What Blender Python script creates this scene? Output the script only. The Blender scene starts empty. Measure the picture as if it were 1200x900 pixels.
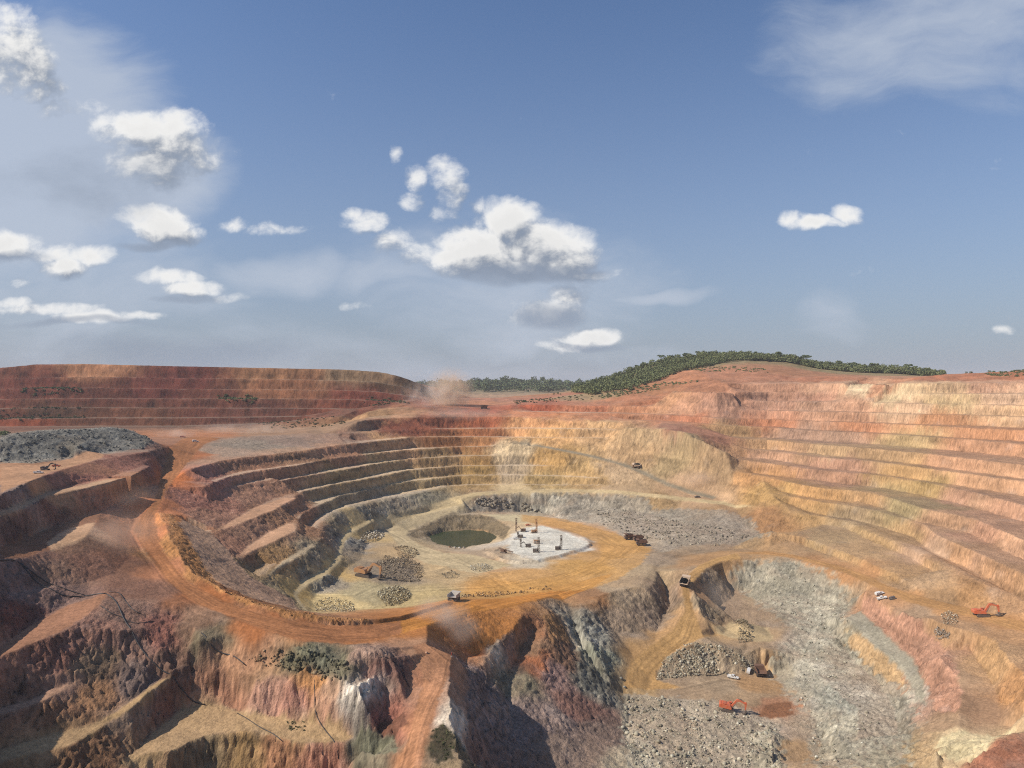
import bpy, bmesh, math, random
import numpy as np
from mathutils import Vector, Matrix
from mathutils.geometry import delaunay_2d_cdt

C = bpy.context.scene
COL = C.collection
random.seed(7)
RNG = np.random.default_rng(11)
F = 826.0            # lens, in photograph pixels
EYE = 200.0          # camera height above the datum

# ------------------------------------------------------------------ camera
cd = bpy.data.cameras.new('camera')
cam = bpy.data.objects.new('camera', cd)
COL.objects.link(cam)
cam.location = (0, 0, EYE)
cam.rotation_euler = (math.radians(90), 0, 0)
cd.sensor_width = 36.0
cd.lens = 36.0 * F / 1200.0
cd.clip_start = 1.0
cd.clip_end = 60000.0
C.camera = cam

# ------------------------------------------------------------------ light
SUN_EL = math.radians(41.0)
SUN_BACK = math.radians(15.0)          # sun stands to the left, a little behind
sv = Vector((-math.cos(SUN_EL) * math.cos(SUN_BACK), -math.cos(SUN_EL) * math.sin(SUN_BACK), math.sin(SUN_EL)))
sl = bpy.data.lights.new('sun', 'SUN')
sl.energy = 3.7
sl.angle = math.radians(0.53)
sl.color = (1.0, 0.93, 0.84)
so = bpy.data.objects.new('sun', sl)
COL.objects.link(so)
so.location = (-400, -100, 700)
so.rotation_euler = (-sv).to_track_quat('-Z', 'Y').to_euler()

C.view_settings.view_transform = 'Standard'
C.view_settings.look = 'None'
C.view_settings.gamma = 1.0
C.view_settings.exposure = 0.5
C.view_settings.use_curve_mapping = False
C.cycles.use_denoising = False
C.cycles.use_adaptive_sampling = False
C.cycles.sample_clamp_indirect = 4.0
C.cycles.max_bounces = 6
C.cycles.diffuse_bounces = 3
C.cycles.glossy_bounces = 2
C.cycles.transparent_max_bounces = 8
C.cycles.volume_bounces = 2
C.cycles.filter_width = 1.1

def nd(t, typ, **kw):
    n = t.nodes.new(typ)
    for k, v in kw.items():
        setattr(n, k, v)
    return n

# ------------------------------------------------------------------ sky
# cumulus heaps: bearing, half width, half height, weight (thousandths of a radian near the view axis)
HEAPS = """0,50,50,52,1.5 36,72,36,30,1.3 4,20,24,22,1 54,98,30,16,.7 165,150,44,26,1.5 200,158,42,32,1.5 128,144,26,16,.8 228,178,30,30,1.1 185,190,60,28,.9 85,122,36,14,.6
185,263,52,24,1.5 165,258,32,19,1.3 221,272,26,13,1.1 15,283,46,18,1.5 75,313,30,13,1.1 105,300,28,11,.9 48,296,50,14,.8 198,321,44,11,1.2 226,335,42,12,1.4 266,347,22,5,.5
60,361,66,9,1.1 122,369,66,8,1.1 20,355,30,7,.8 275,262,18,7,.45 335,272,30,8,.4 18,330,14,6,.35 420,357,14,5,.3
598,262,38,34,1.9 565,292,62,38,2.0 630,290,66,38,2.0 652,306,54,26,1.6 530,304,40,20,1.1 600,312,90,22,1.7 690,324,44,10,.8 430,263,26,17,1.1 456,285,28,18,.9 488,302,34,15,.8 414,252,13,10,.8
522,205,20,24,.9 526,232,18,19,.8 491,205,12,14,.6 485,233,15,13,.8 468,177,7,8,.4 520,250,18,12,.6 562,243,12,6,.3
685,394,46,13,1.5 660,402,32,10,1 718,393,22,9,.9 645,366,46,18,.7 668,350,28,16,.7 958,263,42,9,1.4 994,253,20,13,1.3 926,259,20,8,.9 1182,388,10,5,.4"""
VEILS = """30,160,190,170,2.3 160,205,115,75,1.9 90,330,200,90,.7 600,335,190,75,.8 340,318,95,26,1.1 470,324,85,18,.8 770,337,75,10,1.1 600,390,85,34,1.0 1090,45,210,85,.8 1185,5,90,50,.8 980,382,36,32,.5 300,400,200,30,.3 660,425,260,22,.35"""
BASES = """612,324,98,13,1.3 642,370,46,17,1.2 690,405,42,6,.9 188,284,52,7,.9 216,346,44,5,.8 92,377,92,5,.7 215,412,160,24,.75 20,300,48,7,.7 110,215,110,40,.5"""

def make_world():
    w = bpy.data.worlds.new('World')
    C.world = w
    w.use_nodes = True
    w.cycles.sampling_method = 'MANUAL'
    w.cycles.sample_map_resolution = 256
    t = w.node_tree
    t.nodes.clear()
    L = t.links.new
    out = nd(t, 'ShaderNodeOutputWorld')
    bg = nd(t, 'ShaderNodeBackground')
    bg.inputs['Strength'].default_value = SKY_STRENGTH
    sky = nd(t, 'ShaderNodeTexSky')
    sky.sky_type = 'NISHITA'
    sky.sun_disc = False
    sky.sun_elevation = SUN_EL
    sky.sun_rotation = math.atan2(sv.x, sv.y)
    sky.air_density = 1.0
    sky.dust_density = 0.7
    sky.ozone_density = 2.2
    sm = nd(t, 'ShaderNodeMix', data_type='RGBA', blend_type='MULTIPLY'); sm.inputs['Factor'].default_value = 1
    L(sky.outputs[0], sm.inputs['A']); sm.inputs['B'].default_value = (.90, .98, 1.12, 1)
    L(sm.outputs['Result'], bg.inputs['Color'])
    # direction -> bearing on the northern sky
    tc = nd(t, 'ShaderNodeTexCoord')
    sp = nd(t, 'ShaderNodeSeparateXYZ'); L(tc.outputs['Generated'], sp.inputs[0])
    def math_(op, a, b=None, c=None, clamp=False):
        n = nd(t, 'ShaderNodeMath', operation=op, use_clamp=clamp)
        for i, v in enumerate((a, b, c)):
            if v is None: continue
            if isinstance(v, (int, float)): n.inputs[i].default_value = v
            else: L(v, n.inputs[i])
        return n.outputs[0]
    yy = math_('MAXIMUM', sp.outputs['Y'], 0.05)
    px = math_('DIVIDE', sp.outputs['X'], yy)
    pz = math_('DIVIDE', sp.outputs['Z'], yy)
    cb = nd(t, 'ShaderNodeCombineXYZ'); L(px, cb.inputs[0]); L(pz, cb.inputs[1])
    P0 = cb.outputs[0]
    front = math_('MULTIPLY', math_('SUBTRACT', sp.outputs['Y'], 0.2), 5, clamp=True)

    def parse_b(txt):
        o = []
        for p in txt.split():
            a, b, rx, rz, wgt = (float(v) for v in p.split(','))
            o.append(((a - 600) / F, (450 - b) / F, rx / F, rz / F, wgt))
        return o

    def field(name, blobs, nscale, amp, warp, stretch, detail):
        g = bpy.data.node_groups.new(name, 'ShaderNodeTree')
        g.interface.new_socket('P', in_out='INPUT', socket_type='NodeSocketVector')
        g.interface.new_socket('D', in_out='OUTPUT', socket_type='NodeSocketFloat')
        gi = g.nodes.new('NodeGroupInput'); go = g.nodes.new('NodeGroupOutput')
        K = g.links.new
        wn = nd(g, 'ShaderNodeTexNoise'); wn.inputs['Scale'].default_value = nscale * .45; wn.inputs['Detail'].default_value = 3
        K(gi.outputs[0], wn.inputs['Vector'])
        ws = nd(g, 'ShaderNodeVectorMath', operation='SUBTRACT'); K(wn.outputs['Color'], ws.inputs[0]); ws.inputs[1].default_value = (.5, .5, .5)
        wa = nd(g, 'ShaderNodeVectorMath', operation='MULTIPLY_ADD'); K(ws.outputs[0], wa.inputs[0]); wa.inputs[1].default_value = (warp, warp, 0); K(gi.outputs[0], wa.inputs[2])
        q = wa.outputs[0]
        st = nd(g, 'ShaderNodeVectorMath', operation='MULTIPLY'); K(q, st.inputs[0]); st.inputs[1].default_value = stretch
        no = nd(g, 'ShaderNodeTexNoise'); no.inputs['Scale'].default_value = nscale; no.inputs['Detail'].default_value = detail; no.inputs['Roughness'].default_value = .62
        K(st.outputs[0], no.inputs['Vector'])
        best = None
        for (cx, cz, rx, rz, wgt) in blobs:
            a = nd(g, 'ShaderNodeVectorMath', operation='MULTIPLY_ADD'); K(q, a.inputs[0])
            a.inputs[1].default_value = (1 / rx, 1 / rz, 0); a.inputs[2].default_value = (-cx / rx, -cz / rz, 0)
            d = nd(g, 'ShaderNodeVectorMath', operation='DOT_PRODUCT'); K(a.outputs[0], d.inputs[0]); K(a.outputs[0], d.inputs[1])
            m = nd(g, 'ShaderNodeMath', operation='MULTIPLY_ADD'); K(d.outputs['Value'], m.inputs[0]); m.inputs[1].default_value = -wgt; m.inputs[2].default_value = wgt
            if best is None: best = m.outputs[0]
            else:
                x = nd(g, 'ShaderNodeMath', operation='MAXIMUM'); K(best, x.inputs[0]); K(m.outputs[0], x.inputs[1]); best = x.outputs[0]
        lo = nd(g, 'ShaderNodeMath', operation='MAXIMUM'); K(best, lo.inputs[0]); lo.inputs[1].default_value = -1.0
        e = nd(g, 'ShaderNodeMath', operation='MULTIPLY_ADD'); K(no.outputs['Fac'], e.inputs[0]); e.inputs[1].default_value = amp
        sb = nd(g, 'ShaderNodeMath', operation='SUBTRACT'); K(lo.outputs[0], sb.inputs[0]); sb.inputs[1].default_value = amp * .5
        K(sb.outputs[0], e.inputs[2])
        K(e.outputs[0], go.inputs[0])
        return g

    heaps = field('cumulus', parse_b(HEAPS), 17.0, 4.4, .05, (1, 1.2, 1), 10)
    veils = field('veil', parse_b(VEILS), 9.0, 2.0, .14, (.6, 1.6, 1), 6)
    def use(g, vec):
        n = t.nodes.new('ShaderNodeGroup'); n.node_tree = g; L(vec, n.inputs[0]); return n.outputs[0]
    d0 = use(heaps, P0)
    off = nd(t, 'ShaderNodeVectorMath', operation='ADD'); L(P0, off.inputs[0]); off.inputs[1].default_value = (-.009, .012, 0)
    d1 = use(heaps, off.outputs[0])
    def ramp(v, a, b, c=0., d=1.):
        n = nd(t, 'ShaderNodeMapRange', interpolation_type='SMOOTHSTEP'); L(v, n.inputs['Value'])
        n.inputs['From Min'].default_value = a; n.inputs['From Max'].default_value = b
        n.inputs['To Min'].default_value = c; n.inputs['To Max'].default_value = d
        return n.outputs['Result']
    dens = math_('MULTIPLY', ramp(d0, -.3, 1.3), front)
    off2 = nd(t, 'ShaderNodeVectorMath', operation='ADD'); L(P0, off2.inputs[0]); off2.inputs[1].default_value = (-.018, .034, 0)
    d2 = use(heaps, off2.outputs[0])
    fine = math_('SUBTRACT', d0, d1)
    broad = math_('SUBTRACT', d0, d2)
    lit = ramp(math_('ADD', math_('MULTIPLY', fine, .55), math_('MULTIPLY', broad, .6)), -.75, .95)
    thin = ramp(d0, .1, 2.2, 1.0, .85)          # thick hearts are greyer than thin rims
    cm = nd(t, 'ShaderNodeMix', data_type='RGBA'); L(lit, cm.inputs['Factor'])
    cm.inputs['A'].default_value = (.27, .325, .42, 1); cm.inputs['B'].default_value = (.98, .975, .96, 1)
    ch = nd(t, 'ShaderNodeMix', data_type='RGBA', blend_type='MULTIPLY'); ch.inputs['Factor'].default_value = 1
    L(cm.outputs['Result'], ch.inputs['A']); cc = nd(t, 'ShaderNodeCombineColor')
    for i in range(3): L(thin, cc.inputs[i])
    L(cc.outputs[0], ch.inputs['B'])
    bc = nd(t, 'ShaderNodeBackground'); L(ch.outputs['Result'], bc.inputs['Color']); bc.inputs['Strength'].default_value = CLOUD_STRENGTH
    dv = use(veils, P0)
    va = math_('MULTIPLY', ramp(dv, -.3, 1.3, 0., .78), front)
    bv = nd(t, 'ShaderNodeBackground'); bv.inputs['Color'].default_value = (.52, .58, .68, 1); bv.inputs['Strength'].default_value = CLOUD_STRENGTH
    # pale air near the horizon
    hz = math_('MULTIPLY', math_('POWER', math_('SUBTRACT', 1.0, math_('MULTIPLY', math_('ABSOLUTE', sp.outputs['Z']), 1.9), clamp=True), 1.7), .93)
    bh = nd(t, 'ShaderNodeBackground'); bh.inputs['Color'].default_value = (.30, .345, .43, 1); bh.inputs['Strength'].default_value = CLOUD_STRENGTH
    m0 = nd(t, 'ShaderNodeMixShader'); L(hz, m0.inputs[0]); L(bg.outputs[0], m0.inputs[1]); L(bh.outputs[0], m0.inputs[2])
    m1 = nd(t, 'ShaderNodeMixShader'); L(va, m1.inputs[0]); L(m0.outputs[0], m1.inputs[1]); L(bv.outputs[0], m1.inputs[2])
    m2 = nd(t, 'ShaderNodeMixShader'); L(dens, m2.inputs[0]); L(m1.outputs[0], m2.inputs[1]); L(bc.outputs[0], m2.inputs[2])
    bases = field('cloud base', parse_b(BASES), 14.0, 1.4, .05, (.8, 1.4, 1), 6)
    ba = math_('MULTIPLY', ramp(use(bases, P0), -.3, 1.1, 0., .75), front)
    bb = nd(t, 'ShaderNodeBackground'); bb.inputs['Color'].default_value = (.27, .325, .42, 1); bb.inputs['Strength'].default_value = CLOUD_STRENGTH  # grey underside shade painted over the clouds
    m3 = nd(t, 'ShaderNodeMixShader'); L(ba, m3.inputs[0]); L(m2.outputs[0], m3.inputs[1]); L(bb.outputs[0], m3.inputs[2])
    L(m3.outputs[0], out.inputs['Surface'])
SKY_STRENGTH = 0.077
CLOUD_STRENGTH = 0.70
make_world()
# ------------------------------------------------------------------ survey of the mine
# Break lines of the pit: each vertex is a bearing (first two numbers, in photograph
# pixels) and a level in metres below the eye, turned into a point of the ground.
PTS = []      # (x, y, z, level or nan)
NAN = float('nan')

def unproj(px, py, z):
    s = (py - 450.0) / F
    y = -z / s
    return ((px - 600.0) / F * y, y, z)

def unprojY(px, py, Y):
    return ((px - 600.0) / F * Y, Y, -(py - 450.0) / F * Y)

def parse(txt):
    return [tuple(float(v) for v in p.split(',')) for p in txt.split()]

def add_poly(P, lev, ext=''):
    P = [np.array(p, float) for p in P]
    if 's' in ext: P.insert(0, P[0] + np.array((10., -68., 0.)))
    if 'e' in ext: P.append(P[-1] + np.array((12., -100., 0.)))
    for a, b in zip(P[:-1], P[1:]):
        n = max(1, int(np.hypot(*(b - a)[:2]) / (2.5 + 0.006 * a[1])))
        for i in range(n):
            q = a + (b - a) * i / n
            PTS.append((q[0], q[1], q[2], lev))
    PTS.append((P[-1][0], P[-1][1], P[-1][2], lev))

def zl(z, txt, lev=NAN, ext=''):
    """line with a level: z a number, or two (first, last), or one per vertex given as third value"""
    P = parse(txt)
    n = len(P)
    out = []
    for i, p in enumerate(P):
        if len(p) == 3: zz = p[2]
        elif isinstance(z, (tuple, list)): zz = z[0] + (z[1] - z[0]) * i / max(1, n - 1)
        else: zz = z
        out.append(unproj(p[0], p[1], zz))
    add_poly(out, lev, ext)

def yl(Y, txt, lev=NAN, ext=''):
    """line at a distance"""
    out = []
    for p in parse(txt):
        out.append(unprojY(p[0], p[1], p[2] if len(p) == 3 else Y))
    add_poly(out, lev, ext)

def wl(txt):
    for p in parse(txt):
        PTS.append((p[0], p[1], p[2], NAN))

# --- far country
wl("-9000,9000,-30 0,9000,-30 9000,9000,-30 -4000,4000,-30 0,4000,-30 4000,4000,-30 -2600,2000,-30 2600,2000,-10 -1700,1300,-30 1700,1300,8 -1300,900,-40 1400,900,6")
wl("-700,300,-50 -500,150,-60 -400,60,-60 0,60,-112 700,300,0 600,150,-20 500,60,-60 260,60,-110 120,60,-120 -1000,500,-45 1000,600,4 -120,60,-105")
yl(2700, "440,456 500,453 540,451 580,448.5 620,449.5 660,452 700,452 760,454 860,455")
yl(2100, "420,463 560,461 700,461 840,462")
yl(3300, "420,452 700,451 900,455")
# --- waste dump on the left (levels fall towards the viewer)
yl(1260, "-300,436 -100,434 0,433 100,431 300,434 440,437 470,443 500,455")
yl(1075, "-300,434 -100,433 0,431 40,427 100,426.5 200,429 300,431 400,433 440,435.5 462,439 480,445 492,451 505,462", 0)
yl(1040, "-300,446 0,444 100,441.5 200,443 300,444 400,446 440,448 470,453 490,459 503,466", 1)
yl(1010, "-300,457 0,456 100,454.5 200,456 300,456.5 400,457.5 440,459 470,463 498,469", 2)
yl(985, "-300,468 0,468 100,467 200,467.5 300,467.5 400,468 440,469.5 480,472", 3)
yl(955, "-300,479 0,479 100,478 200,478.5 300,478.5 380,479 420,480", 4)
yl(925, "-300,491 0,491 100,490 200,490 300,489 360,488", 5)
yl(895, "-300,502 0,501 100,500 200,500 300,497 350,493 400,488", 6)
yl(0, "430,482,880 460,478.5,900 480,477,930 500,474.5,980 520,470,1050 530,466,1150 545,468,1250 560,468,1350")
yl(0, "430,489,860 480,484,890 520,480,930 540,478,960 560,477,980 575,478,960")
# --- plateau and dust road between dump and pit
yl(0, "-200,560,430 0,530,560 60,520,660 130,512,740 200,508,800 260,506,830")
zl(-55, "200,524 222,516 250,513.5 280,511.5 320,510 360,508.5 410,506,-53.2 440,503,-52.3 480,496,-47.3")
zl(0, "300,504,-55.6 340,502,-54.8 400,497,-50.6 430,492,-45.7")
# --- gray mound
zl(-51, "0,541 40,542 85,534 130,529 170,527,-51.5")
zl(0, "0,515,-38 22,508,-35 50,505,-35 95,503,-36 130,501,-35.8 150,504,-38.6")
zl(0, "158,508,-41.4 172,515,-46")
zl(0, "70,523,-44.2 95,511,-40 105,515,-43 88,526,-46")
zl(-52, "0,506.5 60,504.2 130,503.8 190,521")
# --- haul road (left edge / right edge)
zl(0, "200,524,-55 196,535,-60 190,552,-67 186,570,-70.5 178,590,-76 160,606,-80 152,622,-83 165,642,-87 184,668,-90 200,686,-92 230,708,-95 266,724,-97.5 300,736,-99.5 330,747,-101.5 360,754,-103 395,756,-105 430,752,-107.5 470,745,-110")
zl(0, "258,514.5,-56 240,520,-57 226,535,-62 212,552,-67 198,570,-71.5 188,590,-76.5 182,604,-80 184,622,-83 190,642,-86.5 206,668,-90 228,686,-92.5 262,704,-95.5 300,717,-98 340,726,-100.5 390,732,-104 430,732,-106.5 470,727,-110 500,718,-113 530,709,-116")
zl(0, "500,733,-112 530,722,-115 560,716,-118 600,710,-122 640,700,-127")
# berm and rocks between road and main pit
zl(0, "184,600,-78 194,616,-80.5 202,634,-83.5 214,655,-87 232,674,-90 266,694,-93 300,707,-95.5 340,718,-98.5 390,726,-102 430,727,-105 470,722,-108.5 500,713,-112 528,704,-114.5")
zl(0, "200,604,-80 210,620,-83 222,640,-87 230,660,-91 240,672,-94 270,692,-97 304,704.5,-100 342,715.5,-103 392,723.5,-106 432,724.5,-110 470,718.5,-114 500,710.5,-118 530,702,-121")
# --- left and far wall of the main pit, ring by ring
zl(-42, "420,493,-41.6 450,490.5,-41.2 480,489.5,-41.1 540,489 608,489,-42 654,493,-45.8 700,494,-45.8 730,495.5,-46.8", 0)
zl(-54.5, "380,508,-55 410,508 440,507,-55.2 480,503,-53.6 540,502.5 600,502 660,502.5,-54 710,503,-54 745,508,-57.6", 1)
zl(-64, "222,549,-63.5 262,539,-63.5 306,534,-63.5 348,529,-63.5 392,522.6,-63 410,520.5,-62.7 440,517,-62 480,512.5,-61.5 540,512,-63 600,512.5 640,513 676,513.5 710,514.5", 2)
zl(-73.3, "204,572 240,570 268,559 300,552 348,545.4 380,539 412,534.4 440,531 480,527 540,523.5 600,523 622,523", 3)
zl(-82.5, "204,604,-81 215,600 245,588 280,574 310,567 352,559 400,551 446,542.5 480,538 540,534.5 600,534 640,534 665,534.5,-81.5", 4)
zl(-92.3, "249,625 260,622 280,614 320,598 332,591 346,584 350,577 392,568 446,558 480,551 540,546 600,545.6 660,546,-92 715,548.8,-92.6", 5)
zl(-101.5, "274,662 276,656 292,648 316,637 346,622 351,608 358,600 374,592 400,581 434,573 480,564 540,557.5 600,557 660,558,-101.7 740,563,-102.6", 6)
zl(-110.2, "311,677 328,665 346,655 360,648 371,639 375,630 380,616 396,603 420,594 449,587 490,579 530,571 560,568.6 600,568 660,569 740,571,-109.1 770,572.5,-108.6", 7)
# wide benches of the left wall
zl(-91.5, "262,616 290,598 320,584 346,577")
zl(-100.5, "290,641 318,622 344,609")
zl(-109, "330,657 350,646 366,637")
# bench road
zl(-121, "354,713 346,702 344,694 356,680 386,664 396,648 398,632 410,620 440,606 470,600 500,593,-120 530,583,-118 555,577,-115.3 600,574.5,-114.5 660,573.5,-113.2 720,574.5,-111.5 780,580.5,-113 848,588,-115.3")
zl(-122, "362,717 352,706 348,696 360,686 386,671 400,656 403,636 413,624 440,610")
zl(-117, "540,583.5,-116.7 562,580,-116.2 600,577.5,-115.5 660,576.5,-114.2 720,578,-113.1 780,584,-114.4 848,591,-116 860,591.5,-116.1")
zl(-124.5, "440,612 470,606,-125 500,600,-125.3 536,590,-121.2")
# pocket below the bench road and pit floor
zl(0, "376,716,-127.5 366,706,-126.5 372,694,-127 392,681,-126.5 408,664,-126.2 424,656,-128.5 430,632,-130 440,622,-130.1 458,618,-131.2")
zl(0, "455,624,-133.2 468,616,-130.6 490,606,-126.6 520,597,-123.7 545,592,-121.2")
zl(-134, "400,714,-130 440,714,-132.5 480,710,-133.5 520,700 560,697 600,695 640,690,-132.5 680,684 700,676")
zl(-134, "470,660,-132.2 520,670 580,670 640,665 700,660 740,650 450,690,-132 480,690,-133 420,690,-129.3 560,655 600,655")
zl(-134, "545,601,-128 575,600,-130.8 610,600 640,602 660,608 700,614 720,622 732,628 752,636 770,645")


zl(-127, "700,592,-124.5 760,602 800,612 830,622.5 880,624.5 910,626")
zl(-128.5, "812,626 840,628.5 880,630")
# sump with the pond
zl(-133.8, "476,628 478,620 504,613,-131.5 536,603,-128 560,603.5,-128.5 578,606,-131 598,618 596,632 586,645 556,649 520,647 490,637 476,628")
zl(-136.5, "486,628 506,622 530,617 545,616")
zl(-140.5, "503,629 520,624.5 545,622.5 565,623 580,630 570,637 540,641.5 515,638 503,629 520,632 540,634 560,632")
# raised white drill pad
zl(-132, "572,645 590,655 610,657.5 630,656 656,650 682,642 692,636.5 684,630 660,622 636,615 614,618 606,626 596,640 572,645")
zl(-132, "600,650 620,650 640,645 660,642 640,630 620,635")
zl(-134, "566,648 588,659 610,661.5 632,660 658,653.5 686,645 697,637 689,629 662,619")
# rim of the main floor towards the lower pit
zl(-132, "640,694 666,698 696,699 748,687 758,674 758,659 776,648.5 800,641,-133")
zl(-132.5, "752,688 763,676 768,660 797,648 824,642,-132 860,639.5,-131")
zl(-133.2, "758,690 769,680 771,664 797,652 824,645,-132.7 862,643,-131.5")
# --- right wall

yl(0, "690,462,1040 740,453,1050 780,446,1050 812,434,1060 860,432,1060 905,434,1040 930,441,1010 960,441,980 1010,442,940 1060,443.5,900 1080,442,880 1100,439,870 1150,437,850 1200,434,830", ext='e')
yl(0, "620,466,1150 690,459,1180 740,448,1180 770,440,1190 800,430,1200 860,420.5,1210 920,428,1180 965,435,1150 1000,438,1120 1060,441,1080 1120,440,1000 1200,436,900", ext='e')
yl(0, "600,468,1250 640,464,1270 680,455,1290 720,443,1300 750,432,1300 780,423,1300 820,418.5,1300 870,418,1300 920,420.5,1280 960,430,1260 1000,433,1240 1060,436,1220 1100,441,1200 1200,440,1150 1300,440,1050", ext='e')
yl(0, "560,472,1500 700,470,1600 900,460,1600 1200,450,1500", ext='e')
yl(0, "850,449.5,930 880,450,925 960,449.6,915 1020,449.2,860 1080,448.8,800 1140,449,790 1200,448.7,770", 0, 'e')
zl(-10.5, "790,457.5,-8.5 840,459,-9.6 900,459.5 960,459.6 1020,460 1080,461 1140,461.4 1200,461.4,-10.2", 1, 'e')
zl(-21.5, "780,465.5,-18 840,468.5,-20 900,470 960,470.6 1020,471.4 1080,473 1140,473.6 1200,475.4,-22", 2, 'e')
zl(-32.5, "610,474,-28 660,475,-28.7 720,476,-29.3 780,476.5,-29.2 840,479,-30.5 900,481 960,482.4 1020,483.4 1080,485.4 1140,486.4 1200,488.6", 3, 'e')
zl(-43, "600,482,-36 660,483.5,-37 720,484.5,-37 780,486,-38.3 840,489.5,-40.6 900,491.5 960,493.6 1020,495.5 1080,498.2 1140,501.5 1200,504", 4, 'e')
zl(-53, "716,491.5,-43.7 760,493.5,-44.8 800,495.2,-46.2 840,498,-48.2 900,501,-51 960,505 1020,507.5 1080,511.5 1140,515.5 1200,520.5", 5, 'e')
zl(-64, "850,513,-60 900,515.5,-62 960,521 1020,525.5 1080,531 1140,538 1200,545", 6, 'e')
zl(-74, "856,525,-70 900,528,-72 960,536 1020,540.5 1080,548 1140,556 1200,564.5", 7, 'e')
zl(-84, "842,536,-78 900,543,-81 960,551 1020,556 1080,564.6 1136,576 1200,592", 8, 'e')
zl(-94, "860,554,-90 910,562,-92.5 960,572 1020,577 1044,584 1080,596 1140,608 1200,634", 9, 'e')
zl(-103, "900,576.5,-101.5 910,579 960,588 1000,593 1040,602 1080,614 1100,628 1140,646 1200,674,-104", 10, 'e')
zl(-113, "930,602,-112 960,607 992,613 1030,630 1064,644 1100,664 1140,683 1170,699,-116 1200,714,-118", 11, 'e')
zl(0, "905,622,-117 940,630,-119 975,643,-119.5 1010,656,-119.5 1040,670,-120 1072,686,-120.5")
zl(0, "915,630,-121 940,638,-124 975,651,-123.8 1010,664,-123.3 1040,677.5,-123.2 1068,691,-123")
zl(0, "930,606,-114.5 960,613,-116.5 992,619.5,-116.5 1030,637,-116.7 1064,651,-116.8 1100,672,-117")
# road around the lower pit (upper edge, lower edge)
zl(0, "862,647,-127.5 900,645,-126.5 930,649,-126 960,656,-125.5 990,664,-125 1020,675,-125 1040,685,-124.5 1070,696,-124 1120,708,-123 1150,714,-122.5 1180,723,-121.5 1200,727,-121", NAN, 'e')
zl(0, "866,653,-128 900,651,-127 930,655,-126.5 960,663,-126 990,672,-125.5 1016,684,-125.2 1036,694,-125 1066,707,-124.3 1116,719,-123.2 1150,727,-122.5 1180,738,-121.5 1200,744,-121", NAN, 'e')
# slump between the walls
zl(0, "735,500,-49 770,502,-50 800,506,-52 830,519,-62 850,529,-70")
zl(0, "740,515,-63 780,528,-73.2 820,540,-81 780,548,-90 820,560,-97.2 850,570,-103.4")
zl(0, "600,516,-67 628,521,-71.2 668,528,-76.7 700,534.5,-81.8 720,540,-86 742,546,-90.6 780,564,-102.8 812,575,-109.7 840,582,-112.6")
zl(0, "600,518,-68 628,523.5,-73 668,531,-78.8 700,538,-84.2 720,543.5,-88.5 740,551,-93.9 778,569,-106.3 806,579,-112 836,586,-114.7")
# ramp into the lower pit
zl(0, "862,650.5,-127.5 838,654,-128 818,663,-129 806,674,-130 798,684,-131.5 800,700,-136 802,716,-141 786,740,-146 760,758,-150 742,772,-152 734,786,-154 730,806,-158")
zl(0, "868,655,-128.5 846,658,-129 828,666,-130 818,677,-131 808,686,-132 810,700,-136.5 814,716,-141.5 824,746,-148 800,757,-150.5 780,770,-154 768,794,-159")
zl(-132, "812,690,-131.3 822,712,-139 832,736,-147")
zl(-151, "838,744 860,742 880,748 905,766 846,734 870,728 895,735 908,752")
zl(0, "850,690,-146 870,692,-146 840,712,-150 880,700,-146")
zl(-147, "866,732 872,730 876,742,-148")
# rubble mound in the lower pit
zl(-148.5, "790,766,-151 806,757 822,754 845,757 868,766,-152 884,776,-156")
zl(-160, "764,799 800,794 850,791 884,787 902,782")
zl(-160, "730,812 780,815 830,818 880,815 905,806 918,826 870,800")
zl(-161.5, "745,860,-160 780,845,-159 850,845,-160 900,840 920,850 760,890,-160 820,885 890,885 930,870 940,900,-164 780,930,-162 880,930,-164")
zl(-157.5, "905,862,-158.5 900,885,-158 908,892,-158")
# lower pit right side
zl(-160, "904,776,-156 910,790 918,808 934,826 950,842 958,866,-162 960,900,-164")
zl(0, "890,662,-132 930,676,-134 940,700,-141 925,720,-146 915,745,-150")
zl(0, "960,676,-131 1000,700,-136 970,720,-143 950,740,-149 935,770,-154 980,750,-147 955,790,-155")
zl(0, "1013,693,-126.5 1040,711,-127.5 1077,731,-129 1100,750,-131 1119,778,-133 1127,811,-135 1122,850,-137")
zl(0, "1004,712,-136.5 1031,733,-136.5 1064,760,-139.5 1079,786,-141.5 1090,812,-143 1092,840,-144")
zl(0, "990,724,-138.5 1020,752,-141.5 1058,784,-143.5 1070,806,-145.5 1078,830,-147 1072,862,-148")
zl(0, "978,742,-148 1004,776,-151 1034,804,-152 1048,830,-153 1050,862,-153.5")
zl(0, "975,806,-153 1000,830,-153.5 1004,860,-154 1006,890,-154")
zl(0, "1060,890,-150 1100,890,-143 1130,900,-139 1050,940,-150 1110,940,-140")
# shelf on the lower right
zl(0, "1060,716,-124.6 1100,730,-124.2 1140,742,-123 1166,750,-122.5 1198,790,-122.5 1215,830,-122.5", NAN, 'e')
zl(0, "1140,762,-131 1164,794,-133 1170,830,-135 1168,856,-137")
zl(0, "1100,770,-131.5 1136,800,-134 1150,850,-137.5 1100,880,-139.5 1125,870,-139")
zl(0, "1146,897,-137 1160,880,-130 1180,869,-128 1200,861,-127 1230,850,-126")
zl(0, "1170,862,-137 1200,852,-134")
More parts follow.
